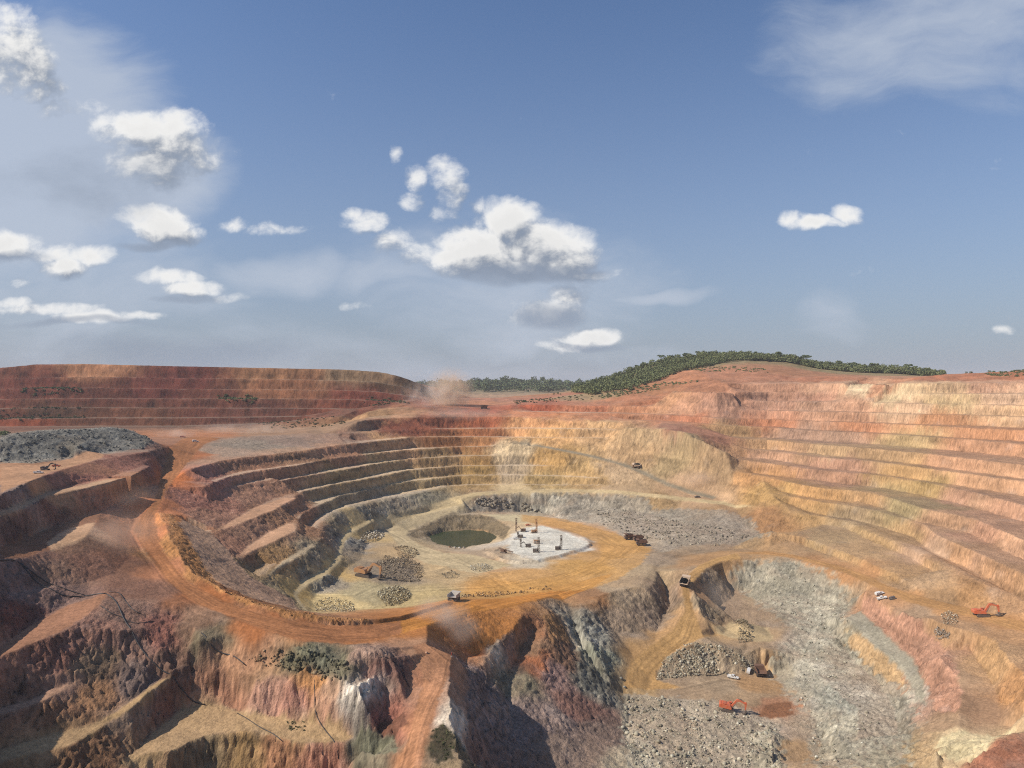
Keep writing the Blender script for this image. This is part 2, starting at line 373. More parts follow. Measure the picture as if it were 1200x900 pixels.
# --- spur and gullies in the middle foreground
zl(0, "470,745,-110 486,757,-111 500,765,-112 520,766,-112.5 531,768,-113.5 528,780,-114.5 526,800,-115.5 527,832,-117 524,846,-118 534,864,-119 542,890,-120 540,930,-121")
zl(0, "500,755,-111 512,780,-114 508,800,-115.5 500,830,-118 492,860,-120 484,900,-122.5 480,940,-125")
zl(0, "478,790,-113 476,808,-117 470,835,-120.5 476,860,-122.5 466,900,-126 462,940,-129")
zl(0, "545,784,-127 562,800,-132 578,826,-138 592,850,-144 610,870,-148 640,892,-152 680,905,-156")
zl(0, "560,900,-136 575,870,-138 590,920,-146 620,940,-152 700,940,-160")
zl(0, "545,770,-128 556,768,-131 570,764,-130 590,750,-127.5")
zl(0, "540,735,-118.5 560,722,-119 600,716,-122.3")
zl(0, "612,719,-122.5 604,736,-125 590,748,-126.5 576,758,-127.5 568,768,-128.5 564,780,-130")
zl(0, "622,740,-131 612,762,-136 600,785,-139 596,810,-142 600,850,-146")
zl(0, "644,716,-127 638,738,-130 633,755,-133.5 632,776,-138 642,792,-141.5 652,808,-145.5 668,830,-150.5 690,856,-156")
zl(0, "610,776,-138 620,788,-139.5 616,800,-141")
zl(0, "605,826,-143 612,850,-145.5 625,870,-149")
zl(0, "666,708,-133 676,740,-141.5 690,770,-147 708,795,-153 730,815,-159 742,845,-160.5 735,870,-161")
zl(0, "680,710,-133 684,735,-136.5 690,752,-140 700,768,-144 712,786,-150 722,800,-155")
zl(0, "700,706,-133.5 720,740,-146 740,765,-151")
zl(0, "780,690,-142 784,712,-146 770,740,-149")
# --- left foreground, bench by bench (crest, toe)
zl(-52, "0,580 30,566 40,562 68,552 88,546 112,540 144,534 174,529.5 200,524,-54.5", NAN, 's')
zl(0, "0,598,-57.8 50,578,-60 78,571,-60.5 124,560,-60 160,548,-58.5 186,534,-56.5", NAN, 's')
zl(-52, "20,552 60,542 90,538")
zl(-60, "0,606,-59.6 26,597 56,581,-60.5 96,573,-60.3 128,565 154,558,-59.5 176,546,-59", NAN, 's')
zl(0, "0,640,-70 20,636,-72 48,622,-73.5 70,615,-74 112,601,-73.5 140,588,-73 172,570,-70", NAN, 's')
zl(0, "0,656,-72.5 30,654,-74.5 60,644,-75.5 84,636,-75.5 100,629,-75 110,616,-74.5 119,599,-73.5", NAN, 's')
zl(0, "0,704,-83.5 20,696,-84.5 46,688,-85.5 90,684,-87 130,676,-87.5 150,655,-86.5 150,628,-82.8", NAN, 's')
zl(0, "0,712,-84.5 30,700,-85.5 54,690.5,-86 68,686.5,-86.3", NAN, 's')
zl(0, "0,758,-94.5 26,738,-93.5 50,724,-92.8 80,708,-91.5 104,699,-90.3 122,695,-89", NAN, 's')
zl(0, "0,770,-95 30,758,-94.3 60,746,-93.5 76,738,-93 96,726,-92 118,708,-90.3 128,693,-88.8", NAN, 's')
zl(0, "128,690,-88.3 150,692,-90 172,694,-91.5 190,706,-93")
zl(0, "0,828,-108 36,818,-108.3 60,808,-107.8 100,792,-107 130,776,-105.5 160,768,-104.5 200,775,-107.5", NAN, 's')
zl(0, "0,839,-108.5 38,827,-108.8 60,818,-108.8 102,795,-108", NAN, 's')
zl(0, "0,878,-116.5 34,869,-117 70,858,-117.5 106,848,-117.5 128,838,-116.5 160,816,-114.5 186,796,-112.5 205,785,-109.5", NAN, 's')
zl(0, "0,893,-117 50,881,-118 80,875,-118.5 104,863,-118.5 130,845,-117.5 152,832,-115.5 180,809,-113.3 202,792,-111.5", NAN, 's')
zl(0, "100,925,-128 140,898,-127 168,870,-126 190,850,-125 212,832,-124 240,822,-122.5", NAN, 's')
zl(-129, "0,960 60,950 100,940 170,915,-128 200,940")
zl(0, "140,740,-96.5 180,735,-98.3 215,728,-98.6 245,735,-100")
zl(0, "208,782,-110.5 226,779,-110.5 242,778,-110.4")

# --- cliff below the haul road
zl(0, "232,748,-101 244,772,-108.8")
zl(0, "258,785,-112.5 276,788,-111.7 300,796,-113 338,800,-113 346,790,-110.5 352,779,-108 360,782,-108.5 368,791,-110.6 412,799,-110.7")
zl(-124, "250,826,-123.5 268,830 290,838 330,840 352,841,-124.3 372,849,-124.8 390,856,-125.5 412,860,-126")
zl(-126, "200,880 240,862 270,859 300,858 324,864,-126.4 350,869,-127 380,872,-127.3 404,872,-127.5 414,872,-128")
zl(-136, "190,925 230,905 270,900 330,905 400,905 430,905")
zl(-147, "200,990 300,990 400,990 450,980")
zl(0, "262,745,-102 300,756,-103.7 330,766,-106 370,772,-107.2 400,775,-107")
zl(0, "270,775,-109.4 310,784,-110.8 340,788,-110.9 385,788,-110.5")
zl(0, "416,762,-102.7 428,757,-102.8 444,762,-103.5 458,772,-106.5 466,790,-111 478,808,-117")
zl(0, "412,800,-111.5 420,815,-113 432,838,-119")
zl(0, "440,790,-111 450,810,-117 462,832,-121")
zl(0, "418,862,-126 436,858,-125.5 462,864,-126 466,880,-127 440,885,-127 424,878,-127")

# ------------------------------------------------------------------ ground grid
def tin():
    P = np.array(PTS)
    V = [Vector((p[0], p[1])) for p in P]
    vs, es, fs, ov, oe, of = delaunay_2d_cdt(V, [], [], 0, 0.25, True)
    Z = np.array([[v.x, v.y] + list(P[o[0], 2:4]) for v, o in zip(vs, ov)])
    return Z, [f for f in fs if len(f) == 3]

U0, U1, DU = -1.02, 1.02, 0.00165
V0 = math.log(105.0)
rows = [V0]
while rows[-1] < math.log(1450): rows.append(rows[-1] + 0.0021)
while rows[-1] < math.log(9000): rows.append(rows[-1] + 0.008)
VV = np.array(rows)
UU = np.arange(U0, U1, DU)
NR, NC = len(VV), len(UU)
YY = np.exp(VV)
GX = (UU[None, :] * YY[:, None]).astype(np.float32)
GY = np.repeat(YY[:, None], NC, 1).astype(np.float32)

def rasterize():
    Z, T = tin()
    H = np.full((NR, NC), np.nan, np.float32)
    BL = np.zeros((NR, NC), np.float32)      # 1 where the surface is benched
    ST = np.zeros((NR, NC), np.float32)      # step of the bench above or below the plain slope
    FR = np.zeros((NR, NC), np.float32)
    u = Z[:, 0] / np.maximum(Z[:, 1], 1); v = np.log(np.maximum(Z[:, 1], 1))
    for t in T:
        a, b, c = Z[list(t)]
        i0, i1 = np.searchsorted(VV, [v[list(t)].min(), v[list(t)].max()])
        us = u[list(t)]
        j0 = int(max(0, math.floor((us.min() - U0) / DU))); j1 = int(min(NC, math.ceil((us.max() - U0) / DU) + 1))
        i1 = min(NR, i1 + 1)
        if i1 <= i0 or j1 <= j0: continue
        x = GX[i0:i1, j0:j1]; y = GY[i0:i1, j0:j1]
        d = (b[1] - c[1]) * (a[0] - c[0]) + (c[0] - b[0]) * (a[1] - c[1])
        if abs(d) < 1e-9: continue
        w0 = ((b[1] - c[1]) * (x - c[0]) + (c[0] - b[0]) * (y - c[1])) / d
        w1 = ((c[1] - a[1]) * (x - c[0]) + (a[0] - c[0]) * (y - c[1])) / d
        w2 = 1 - w0 - w1
        m = (w0 >= -1e-5) & (w1 >= -1e-5) & (w2 >= -1e-5)
        if not m.any(): continue
        z = w0 * a[2] + w1 * b[2] + w2 * c[2]
        l = np.array([a[3], b[3], c[3]])
        if not np.isnan(l).any() and l.max() - l.min() == 1.0:
            k = l.min()
            hi = np.mean([q[2] for q in (a, b, c) if q[3] == k]); lo = np.mean([q[2] for q in (a, b, c) if q[3] != k])
            f = np.clip(w0 * a[3] + w1 * b[3] + w2 * c[3] - k, 0, 1)
            gx = ((b[1] - c[1]) * a[3] + (c[1] - a[1]) * b[3] + (a[1] - b[1]) * c[3]) / d
            gy = ((c[0] - b[0]) * a[3] + (a[0] - c[0]) * b[3] + (b[0] - a[0]) * c[3]) / d
            run = 1.0 / max(1e-4, math.hypot(gx, gy))
            g = np.minimum(1, f / min(0.66, max(.12, 0.5 * abs(hi - lo) / run)))
            st = (lo - hi) * (g - f)
            bl = 1.0
        else:
            f = 0 * z; st = 0 * z; bl = 0.0
        H[i0:i1, j0:j1][m] = z[m]
        BL[i0:i1, j0:j1][m] = bl
        ST[i0:i1, j0:j1][m] = st[m]
        FR[i0:i1, j0:j1][m] = f[m]
    H[np.isnan(H)] = -60
    cs = np.cumsum(np.pad(BL, ((0, 0), (16, 16)), mode='edge'), 1)      # benches die out gently at their ends
    run = (cs[:, 31:] - np.pad(cs, ((0, 0), (1, 0)))[:, :-31][:, :cs.shape[1] - 31]) / 31
    run = run[:, :NC]
    H += ST * np.clip(2 * run - 1, 0, 1)
    return H, BL, FR

_perm = np.random.default_rng(3).permutation(256).astype(np.int32)
_perm = np.concatenate([_perm, _perm, _perm])
_g2 = np.stack([np.cos(np.arange(256) * 2 * np.pi / 256 * 37), np.sin(np.arange(256) * 2 * np.pi / 256 * 37)], 1).astype(np.float32)
_g3 = np.random.default_rng(5).normal(size=(256, 3)).astype(np.float32)
_g3 /= np.linalg.norm(_g3, axis=1, keepdims=True)

def perlin2(x, y):
    xi = np.floor(x).astype(np.int32); yi = np.floor(y).astype(np.int32)
    xf = (x - xi).astype(np.float32); yf = (y - yi).astype(np.float32)
    u = xf * xf * xf * (xf * (xf * 6 - 15) + 10); v = yf * yf * yf * (yf * (yf * 6 - 15) + 10)
    xi &= 255; yi &= 255
    def g(dx, dy):
        h = _perm[_perm[xi + dx] + yi + dy]
        G = _g2[h]
        return G[..., 0] * (xf - dx) + G[..., 1] * (yf - dy)
    a = g(0, 0); b = g(1, 0); c = g(0, 1); d = g(1, 1)
    return (a + u * (b - a)) + v * ((c + u * (d - c)) - (a + u * (b - a)))

def perlin3(x, y, z):
    xi = np.floor(x).astype(np.int32); yi = np.floor(y).astype(np.int32); zi = np.floor(z).astype(np.int32)
    xf = (x - xi).astype(np.float32); yf = (y - yi).astype(np.float32); zf = (z - zi).astype(np.float32)
    u = xf * xf * (3 - 2 * xf); v = yf * yf * (3 - 2 * yf); w = zf * zf * (3 - 2 * zf)
    xi &= 255; yi &= 255; zi &= 255
    def g(dx, dy, dz):
        G = _g3[_perm[_perm[_perm[xi + dx] + yi + dy] + zi + dz]]
        return G[..., 0] * (xf - dx) + G[..., 1] * (yf - dy) + G[..., 2] * (zf - dz)
    def lx(dy, dz):
        a = g(0, dy, dz); return a + u * (g(1, dy, dz) - a)
    def ly(dz):
        a = lx(0, dz); return a + v * (lx(1, dz) - a)
    a = ly(0)
    return a + w * (ly(1) - a)

def look(A, x, y):
    """bilinear sample of a grid array at ground points"""
    u = np.clip((x / y - U0) / DU, 0, NC - 1.001)
    v = np.interp(np.log(y), VV, np.arange(NR))
    v = np.clip(v, 0, NR - 1.001)
    j = u.astype(np.int32); i = v.astype(np.int32)
    fu = (u - j).astype(np.float32); fv = (v - i).astype(np.float32)
    return (A[i, j] * (1 - fu) + A[i, j + 1] * fu) * (1 - fv) + (A[i + 1, j] * (1 - fu) + A[i + 1, j + 1] * fu) * fv

def pick(H, px, py):
    """first ground point along a bearing"""
    u = (px - 600.0) / F; s = (py - 450.0) / F
    j = (u - U0) / DU; j0 = int(np.clip(j, 0, NC - 2)); fj = j - j0
    col = H[:, j0] * (1 - fj) + H[:, j0 + 1] * fj
    d = col - (-s * YY)
    k = np.nonzero(d >= 0)[0]
    if len(k) == 0: return None
    k = k[0]
    if k == 0: y = YY[0]
    else:
        f = d[k - 1] / (d[k - 1] - d[k]); y = YY[k - 1] + (YY[k] - YY[k - 1]) * f
    return np.array([u * y, y, -s * y])

H0, BL, FR = rasterize()
# ------------------------------------------------------------------ what the ground is made of
# bearing, colour of the earth (shade included on left walls, gullies and under dust), roughness of the ground (0 graded, 1 blasted)
GEO = """
100,429,b08a6a,.8 50,445,6e4338,.8 200,450,6b4038,.8 330,440,9a7a5c,.8 430,438,8f8068,.8 330,455,8f6a50,.8 100,462,6a4438,.8 250,470,6e4a3e,.8 60,485,5a4638,.8 300,480,6a4a40,.8 430,465,7a4c40,.8 400,480,7a5040,.8 150,495,70503f,.8 30,497,7d4a35,.8 470,450,6a5a48,.8
60,520,6c6a66,1 120,515,686662,1 150,515,6c6a64,1 30,530,706e6a,1 100,515,6e665c,.6 20,545,b08060,.3 175,522,6b4a3c,1
40,560,b98b6c,.2 80,548,a06a4c,.3 10,555,c08a68,.2 190,518,a06a4a,.3 240,510,b87c58,.2 320,507,a8846a,.2
220,530,b0704a,.15 200,560,ad6b44,.15 175,590,a9683f,.15 170,625,a8683f,.15 195,670,a8693f,.15 240,700,a86a40,.15 300,730,a96b42,.15 360,742,ae7045,.15 420,743,b07345,.15 470,737,b87842,.15 520,722,c08048,.15 580,710,cc8c4c,.15
100,562,7a4a3a,.8 160,543,74483a,.7 30,585,7d6660,.9 60,560,8a5a48,.6 60,579,b08a70,.3 130,566,a87e64,.3 60,600,6a4638,.9 120,585,755040,.8 20,625,5a4038,.9 150,580,74503c,.5
70,635,a07860,.3 95,622,d8b090,.3 40,645,8a5f4a,.4 60,665,7a5a48,.7 110,660,6f4a38,.6 20,675,6a5048,.8 130,620,6b4530,.3 140,660,6b4530,.4 165,690,6f4a38,.5
30,725,623a30,1 60,705,6a5048,.8 80,725,8f5f4a,.5 20,765,8f604a,.5 60,765,6a4538,1 110,740,8a6050,1 140,720,7a5a4c,1 100,775,67523f,1 190,740,7a4a3c,1 220,770,5f4538,1 160,750,7a5a4c,1
60,811,8f6a58,.5 60,845,6e4c34,1 110,815,7a5638,1 150,800,62504a,1 60,868,a08060,.5 150,835,8a705c,.7 100,885,6a4a30,1 190,825,6b4534,1 30,815,6a4a3a,1
210,850,a08068,.7 270,835,b59a78,.5 360,855,b0946c,.5 400,862,b08870,.6 270,885,a08058,1 330,885,b08060,1 390,890,b5806a,1 190,885,8a6a4a,1 240,885,9a8468,1
270,810,b08068,1 310,815,b58a78,1 340,815,b08070,1 360,800,c08a5a,1 390,820,c09a80,1 415,820,d8ccc0,1 385,835,b88c74,1
380,776,4c4c3e,1 330,776,58553f,1 360,760,5e5c48,1 400,780,56523f,1 290,765,c09070,.6 320,775,b88c6c,.6 250,745,5f5440,.8 230,728,7a5a44,.6
425,765,b09080,1 450,790,6a4a40,1 455,850,8a5240,1 440,872,8a8570,.5 420,850,9a9088,1
500,765,c09070,.3 508,795,b88060,.3 495,840,b07a5c,.3 485,880,b4805e,.3 522,800,b5907a,.7 518,870,504a38,1 536,880,9a8468,1 530,840,d8c8b8,.8
560,800,7a6560,1 560,840,86706a,1 590,840,85706a,1 560,880,7a5c50,1 620,860,7a6660,1 650,880,7d685c,1 570,735,c07a40,.6 560,755,b87040,.7 590,728,d09050,.6 545,742,b88054,.5 594,755,a07a68,1 615,735,8a5a38,1 582,757,d8c0a8,1
626,775,c07850,1 650,790,a08078,1 608,800,7a705a,1 680,830,6a4a40,1 660,770,6a4c38,1 690,800,5a5850,1 640,840,7d6860,1 700,860,6e5a50,1 620,760,7a5a40,1 650,740,8a6236,1
690,740,98948a,1 730,730,6f6c62,1 708,772,8a8a7c,1 760,720,66625a,1 790,700,5f5a52,.8 720,690,a09478,.8 740,700,8c887a,1
600,690,cc9858,.15 660,690,cc9450,.2 680,665,d0a060,.15 720,642,d0a068,.15 740,635,d4a86c,.15 520,672,cdb088,.15 480,705,c0a878,.3 560,662,c8a078,.15 430,695,bfae88,.3 390,705,c8b890,.2 440,645,a89478,.3 460,670,80705e,.6 640,638,dedad6,.25 670,640,e0dcd8,.25 625,628,d4d0cc,.25 610,654,cbbca8,.2 588,648,b8a088,.2 600,607,c0b090,.2 700,622,c8a078,.15 480,615,c4ae8c,.2 510,592,b8a888,.2 650,612,cc9c70,.15 700,650,d2a25e,.15 620,675,cfa068,.15 750,665,b8a888,.5 760,655,8c887a,.8 720,685,b09a78,.6 690,694,a87850,.5
500,625,6e604c,.8 570,618,c0986c,.8 540,610,8a7a62,.9 520,608,7a6a52,.9 590,625,b8a080,.6 545,625,9a7a5c,.8
620,588,8a8070,1 580,587,7a5f48,1 700,598,908878,1 760,606,8f8878,1 800,618,8a8674,1 850,615,756e64,1 770,590,a08858,1 850,600,b09060,1 680,605,a09c92,1 740,620,a4a094,1 840,635,948c7c,.8 880,635,a08a68,1 890,610,a87848,1 800,635,98927f,.7
600,575,c0a884,.2 720,575,c4ac84,.2 820,584,c8a880,.2 410,620,c8b080,.2 386,668,c4aa78,.2 350,696,b8a070,.2 420,615,bca880,.2
500,497,8f5f4a,1 560,496,a0684c,1 620,498,c89468,1 700,502,d0a878,1 560,507,a87854,1 640,508,c89a68,1 560,518,a8845c,1 600,529,c0a888,1 640,540,b08a58,1 560,541,a07a4c,1 600,551,b09a80,1 680,555,c0a068,1 720,556,c8b088,1 560,563,a08258,1 640,563,a88c60,1 750,528,c0a070,1 560,553,a08050,1 520,540,a0805a,1 520,515,96704c,1 700,565,b89a68,1
460,523,8f6f50,1 400,530,86614c,1 350,538,80604a,1 300,545,7d5a48,1 240,560,75504a,1 450,550,857050,1 400,560,86704e,1 300,580,7a5a4c,1 350,590,7f5c48,1 420,588,6e6454,1 300,622,75584a,1 340,612,7a5a44,1 330,650,7a6040,1 320,690,6e6450,1 370,655,6a6458,1 250,605,6f5044,1 290,670,6a5a44,1 270,640,6a4c40,1 470,588,68645c,1 440,602,66645c,1 400,610,6a6458,1 480,570,807050,1 500,585,78705e,1 230,590,704a42,1 420,640,5c5e60,1 380,685,6c6c66,1
215,640,c08a58,.9 232,668,c08a58,.9 270,692,a87048,.9 340,716,a07048,.9 400,726,a06c44,.9 205,615,b88054,.8
300,522,64584e,1 400,514,7d5a48,1 260,530,6a5850,1 340,518,6a5248,1 400,500,a08068,.3 470,486,b09070,.6 470,500,8a5a48,1 440,485,ac9472,.8
560,480,a86048,.8 620,478,ae5f44,1 700,478,c06446,1 560,472,c09070,.5 520,478,a0705a,.6 700,488,cc8058,1 620,486,c07850,.8 640,465,b06a50,.8 580,468,b07058,.8 690,463,8a7a50,.6
800,445,c07858,1 860,440,c87a5c,1 880,446,c87c60,1 930,436,b87858,.6 960,446,c06848,1 1100,444,bf6444,1 1180,440,c06a48,1 770,455,a86a48,.8 830,452,a86850,1 900,455,d09880,1 860,465,c48a74,1 900,475,d09c88,1 960,455,d8a88c,1 1010,455,f0dcb8,1 1050,466,f0dcb4,1 1030,455,d89878,1 1110,455,ecc8a0,1 1150,455,dcaa90,1 1110,467,ecd0a0,1 1180,467,e4c0a4,1 750,470,c87450,1 780,472,d89c74,1 720,480,cc8460,1 800,482,d0987c,1 850,475,c09080,1 960,465,d09884,1 960,477,d8a890,1 1060,478,e4c0a0,1 1000,480,d8a488,1 1180,480,e4bc94,1 900,487,d0947c,1 1000,488,d09c80,1 1100,492,d49468,1 900,496,cc7c58,1 1000,500,d08660,1 1150,507,d09068,1 800,491,cc7854,1
860,508,c8a070,1 980,513,b09080,1 940,510,b89484,1 1060,520,c4ac7c,1 1140,530,cf9878,1 900,521,d0a478,1 980,530,c8a880,1 1040,537,b89870,1 1120,545,cf9c7c,1 1190,545,d0a080,1 860,532,b88a60,1 900,536,cfa084,1 980,547,c49480,1 1060,555,c8a068,1 1150,565,d0a07c,1 800,515,a89870,.9 790,540,a29468,.9 830,552,a89068,.8 760,512,d0b484,1 740,530,c8a878,.9 810,570,c4a47c,.4 830,510,9a5a40,.7 790,502,8f5240,.7 900,558,d0985c,1 980,565,c09078,1 1040,575,b0a070,1 1080,572,c0a468,1 1120,590,c49680,1 1180,605,c89880,1 900,576,c8a05c,1 960,580,cc9c60,1 1010,586,c8a070,1 1060,590,a09a70,1 1090,590,a89c74,1 1150,630,cf9c84,1 1100,615,cfa484,1 1180,650,cca084,1 960,598,b8945c,1 1000,605,a89878,1 1060,628,c0a070,1 1120,645,d4a47c,1 1170,680,d0a078,1 960,630,b09c70,1 1000,645,bfa070,1 900,625,b08858,1 930,630,b89468,1 1050,670,b89464,1 1080,680,b89c7c,1 1140,700,c49460,.9 1180,705,c89c74,.9 1100,650,c8a890,.5
900,648,b89468,.15 960,660,bc8a5c,.15 1000,673,c08a58,.15 1060,698,c08c58,.15 1120,714,c08c58,.15 1180,731,c89058,.15
920,665,a8a494,1 900,690,a09880,1 950,700,acaa9c,1 960,730,b4b2a8,1 930,750,bcbab0,1 900,725,968a78,1 950,790,bcbab2,1 1000,745,b0a888,1 1000,770,a8a698,1 1030,785,c8a480,1 1000,815,b8b6b0,1 960,860,a8a698,1 1000,860,acaaa2,1 1030,870,9c9688,1 980,700,b0a894,1 1025,715,c89878,1 1060,740,c8907c,1 1090,775,c4907c,1 1030,745,9c9080,.6 1060,775,9c9284,.6 1060,800,c09074,1 1085,825,b89488,.9 1085,815,d0ccc4,.8 1050,830,a8a49c,1 1100,700,b8946c,.5 1110,800,a08870,.4 1140,830,a08068,.4 1110,850,a89078,.5 1165,770,c8a070,1 1185,810,c08c58,1 1120,870,ecd8b0,.6 1150,868,e0c8a0,.6 1180,885,a86050,1 1050,880,b0a078,1 1090,880,b4a07c,1 1120,735,c49c74,.7 1170,745,c89868,.6 1080,720,a08c78,.6
850,705,7c7262,1 835,675,8a8474,.8 870,690,8a8070,1 820,712,9a9684,1 900,742,b8a080,.3 860,743,bfa070,.2 805,725,c09868,.15 790,750,c49a64,.15 755,775,c49a60,.15 745,800,bca070,.2 870,737,6e6a60,1 845,655,b89060,.2 806,690,9a7a5c,.3 820,660,b08a60,.2
820,775,9a9684,1 790,780,8e8c7e,1 860,780,a09a88,1 850,802,a89c86,.35 890,802,b48e60,.3 800,808,a89880,.4 905,830,9c5a34,.6 880,815,a89478,.4 860,862,b4ae9c,1 780,860,aca490,1 900,850,b8b2a4,1 930,880,c0a078,.5 750,890,a89c88,1 910,790,b49468,.4 840,885,b2ac9c,1
580,449,4a5a3a,1 640,452,4a5a3a,1 750,435,55623a,1 820,425,55623a,1 1000,436,55623a,1
"""
def hexlin(h):
    c = np.array([int(h[i:i + 2], 16) / 255 for i in (0, 2, 4)])
    return np.where(c <= .04045, c / 12.92, ((c + .055) / 1.055) ** 2.4)

ALB = 0.78
TINT = np.array([1.0, .985, .88])
def geology():
    pts, cols = [], []
    tan = hexlin('ba9478') * ALB * TINT
    for tok in GEO.split():
        px, py, h, r = tok.split(',')
        p = pick(H0, float(px), float(py))
        if p is None: continue
        pts.append(p); c = hexlin(h) * ALB * TINT
        c = c * .9 + .1 * c.mean()
        lm = c.mean()
        if lm < .15 and not (p[1] > 820 and p[0] < -40): c = c * min(2.0, (.20 / lm) ** .72); c = c * .8 + .2 * c.mean() * np.array([1.12, .98, .86])
        if p[1] > 820 and p[0] < -40: c = c * np.array([.96, .77, .72])
        if p[1] > 640 and -140 < p[0] < 240 and p[2] < -38: c = c * (1.22 if p[0] < 105 else np.array([1.02, 1.02, 1.12]))
        if p[0] < -100 and 380 < p[1] < 820 and p[2] < -60: c = c * np.array([1.38, 1.25, 1.10])  # shaded left wall brightened and warmed in colour, for want of fill light
        if p[0] > 60 and c[0] > 1.25 * c[2]: c = c * .56 + .37 * tan
        cols.append(list(c) + [float(r)])
    return np.array(pts, np.float32), np.array(cols, np.float32)

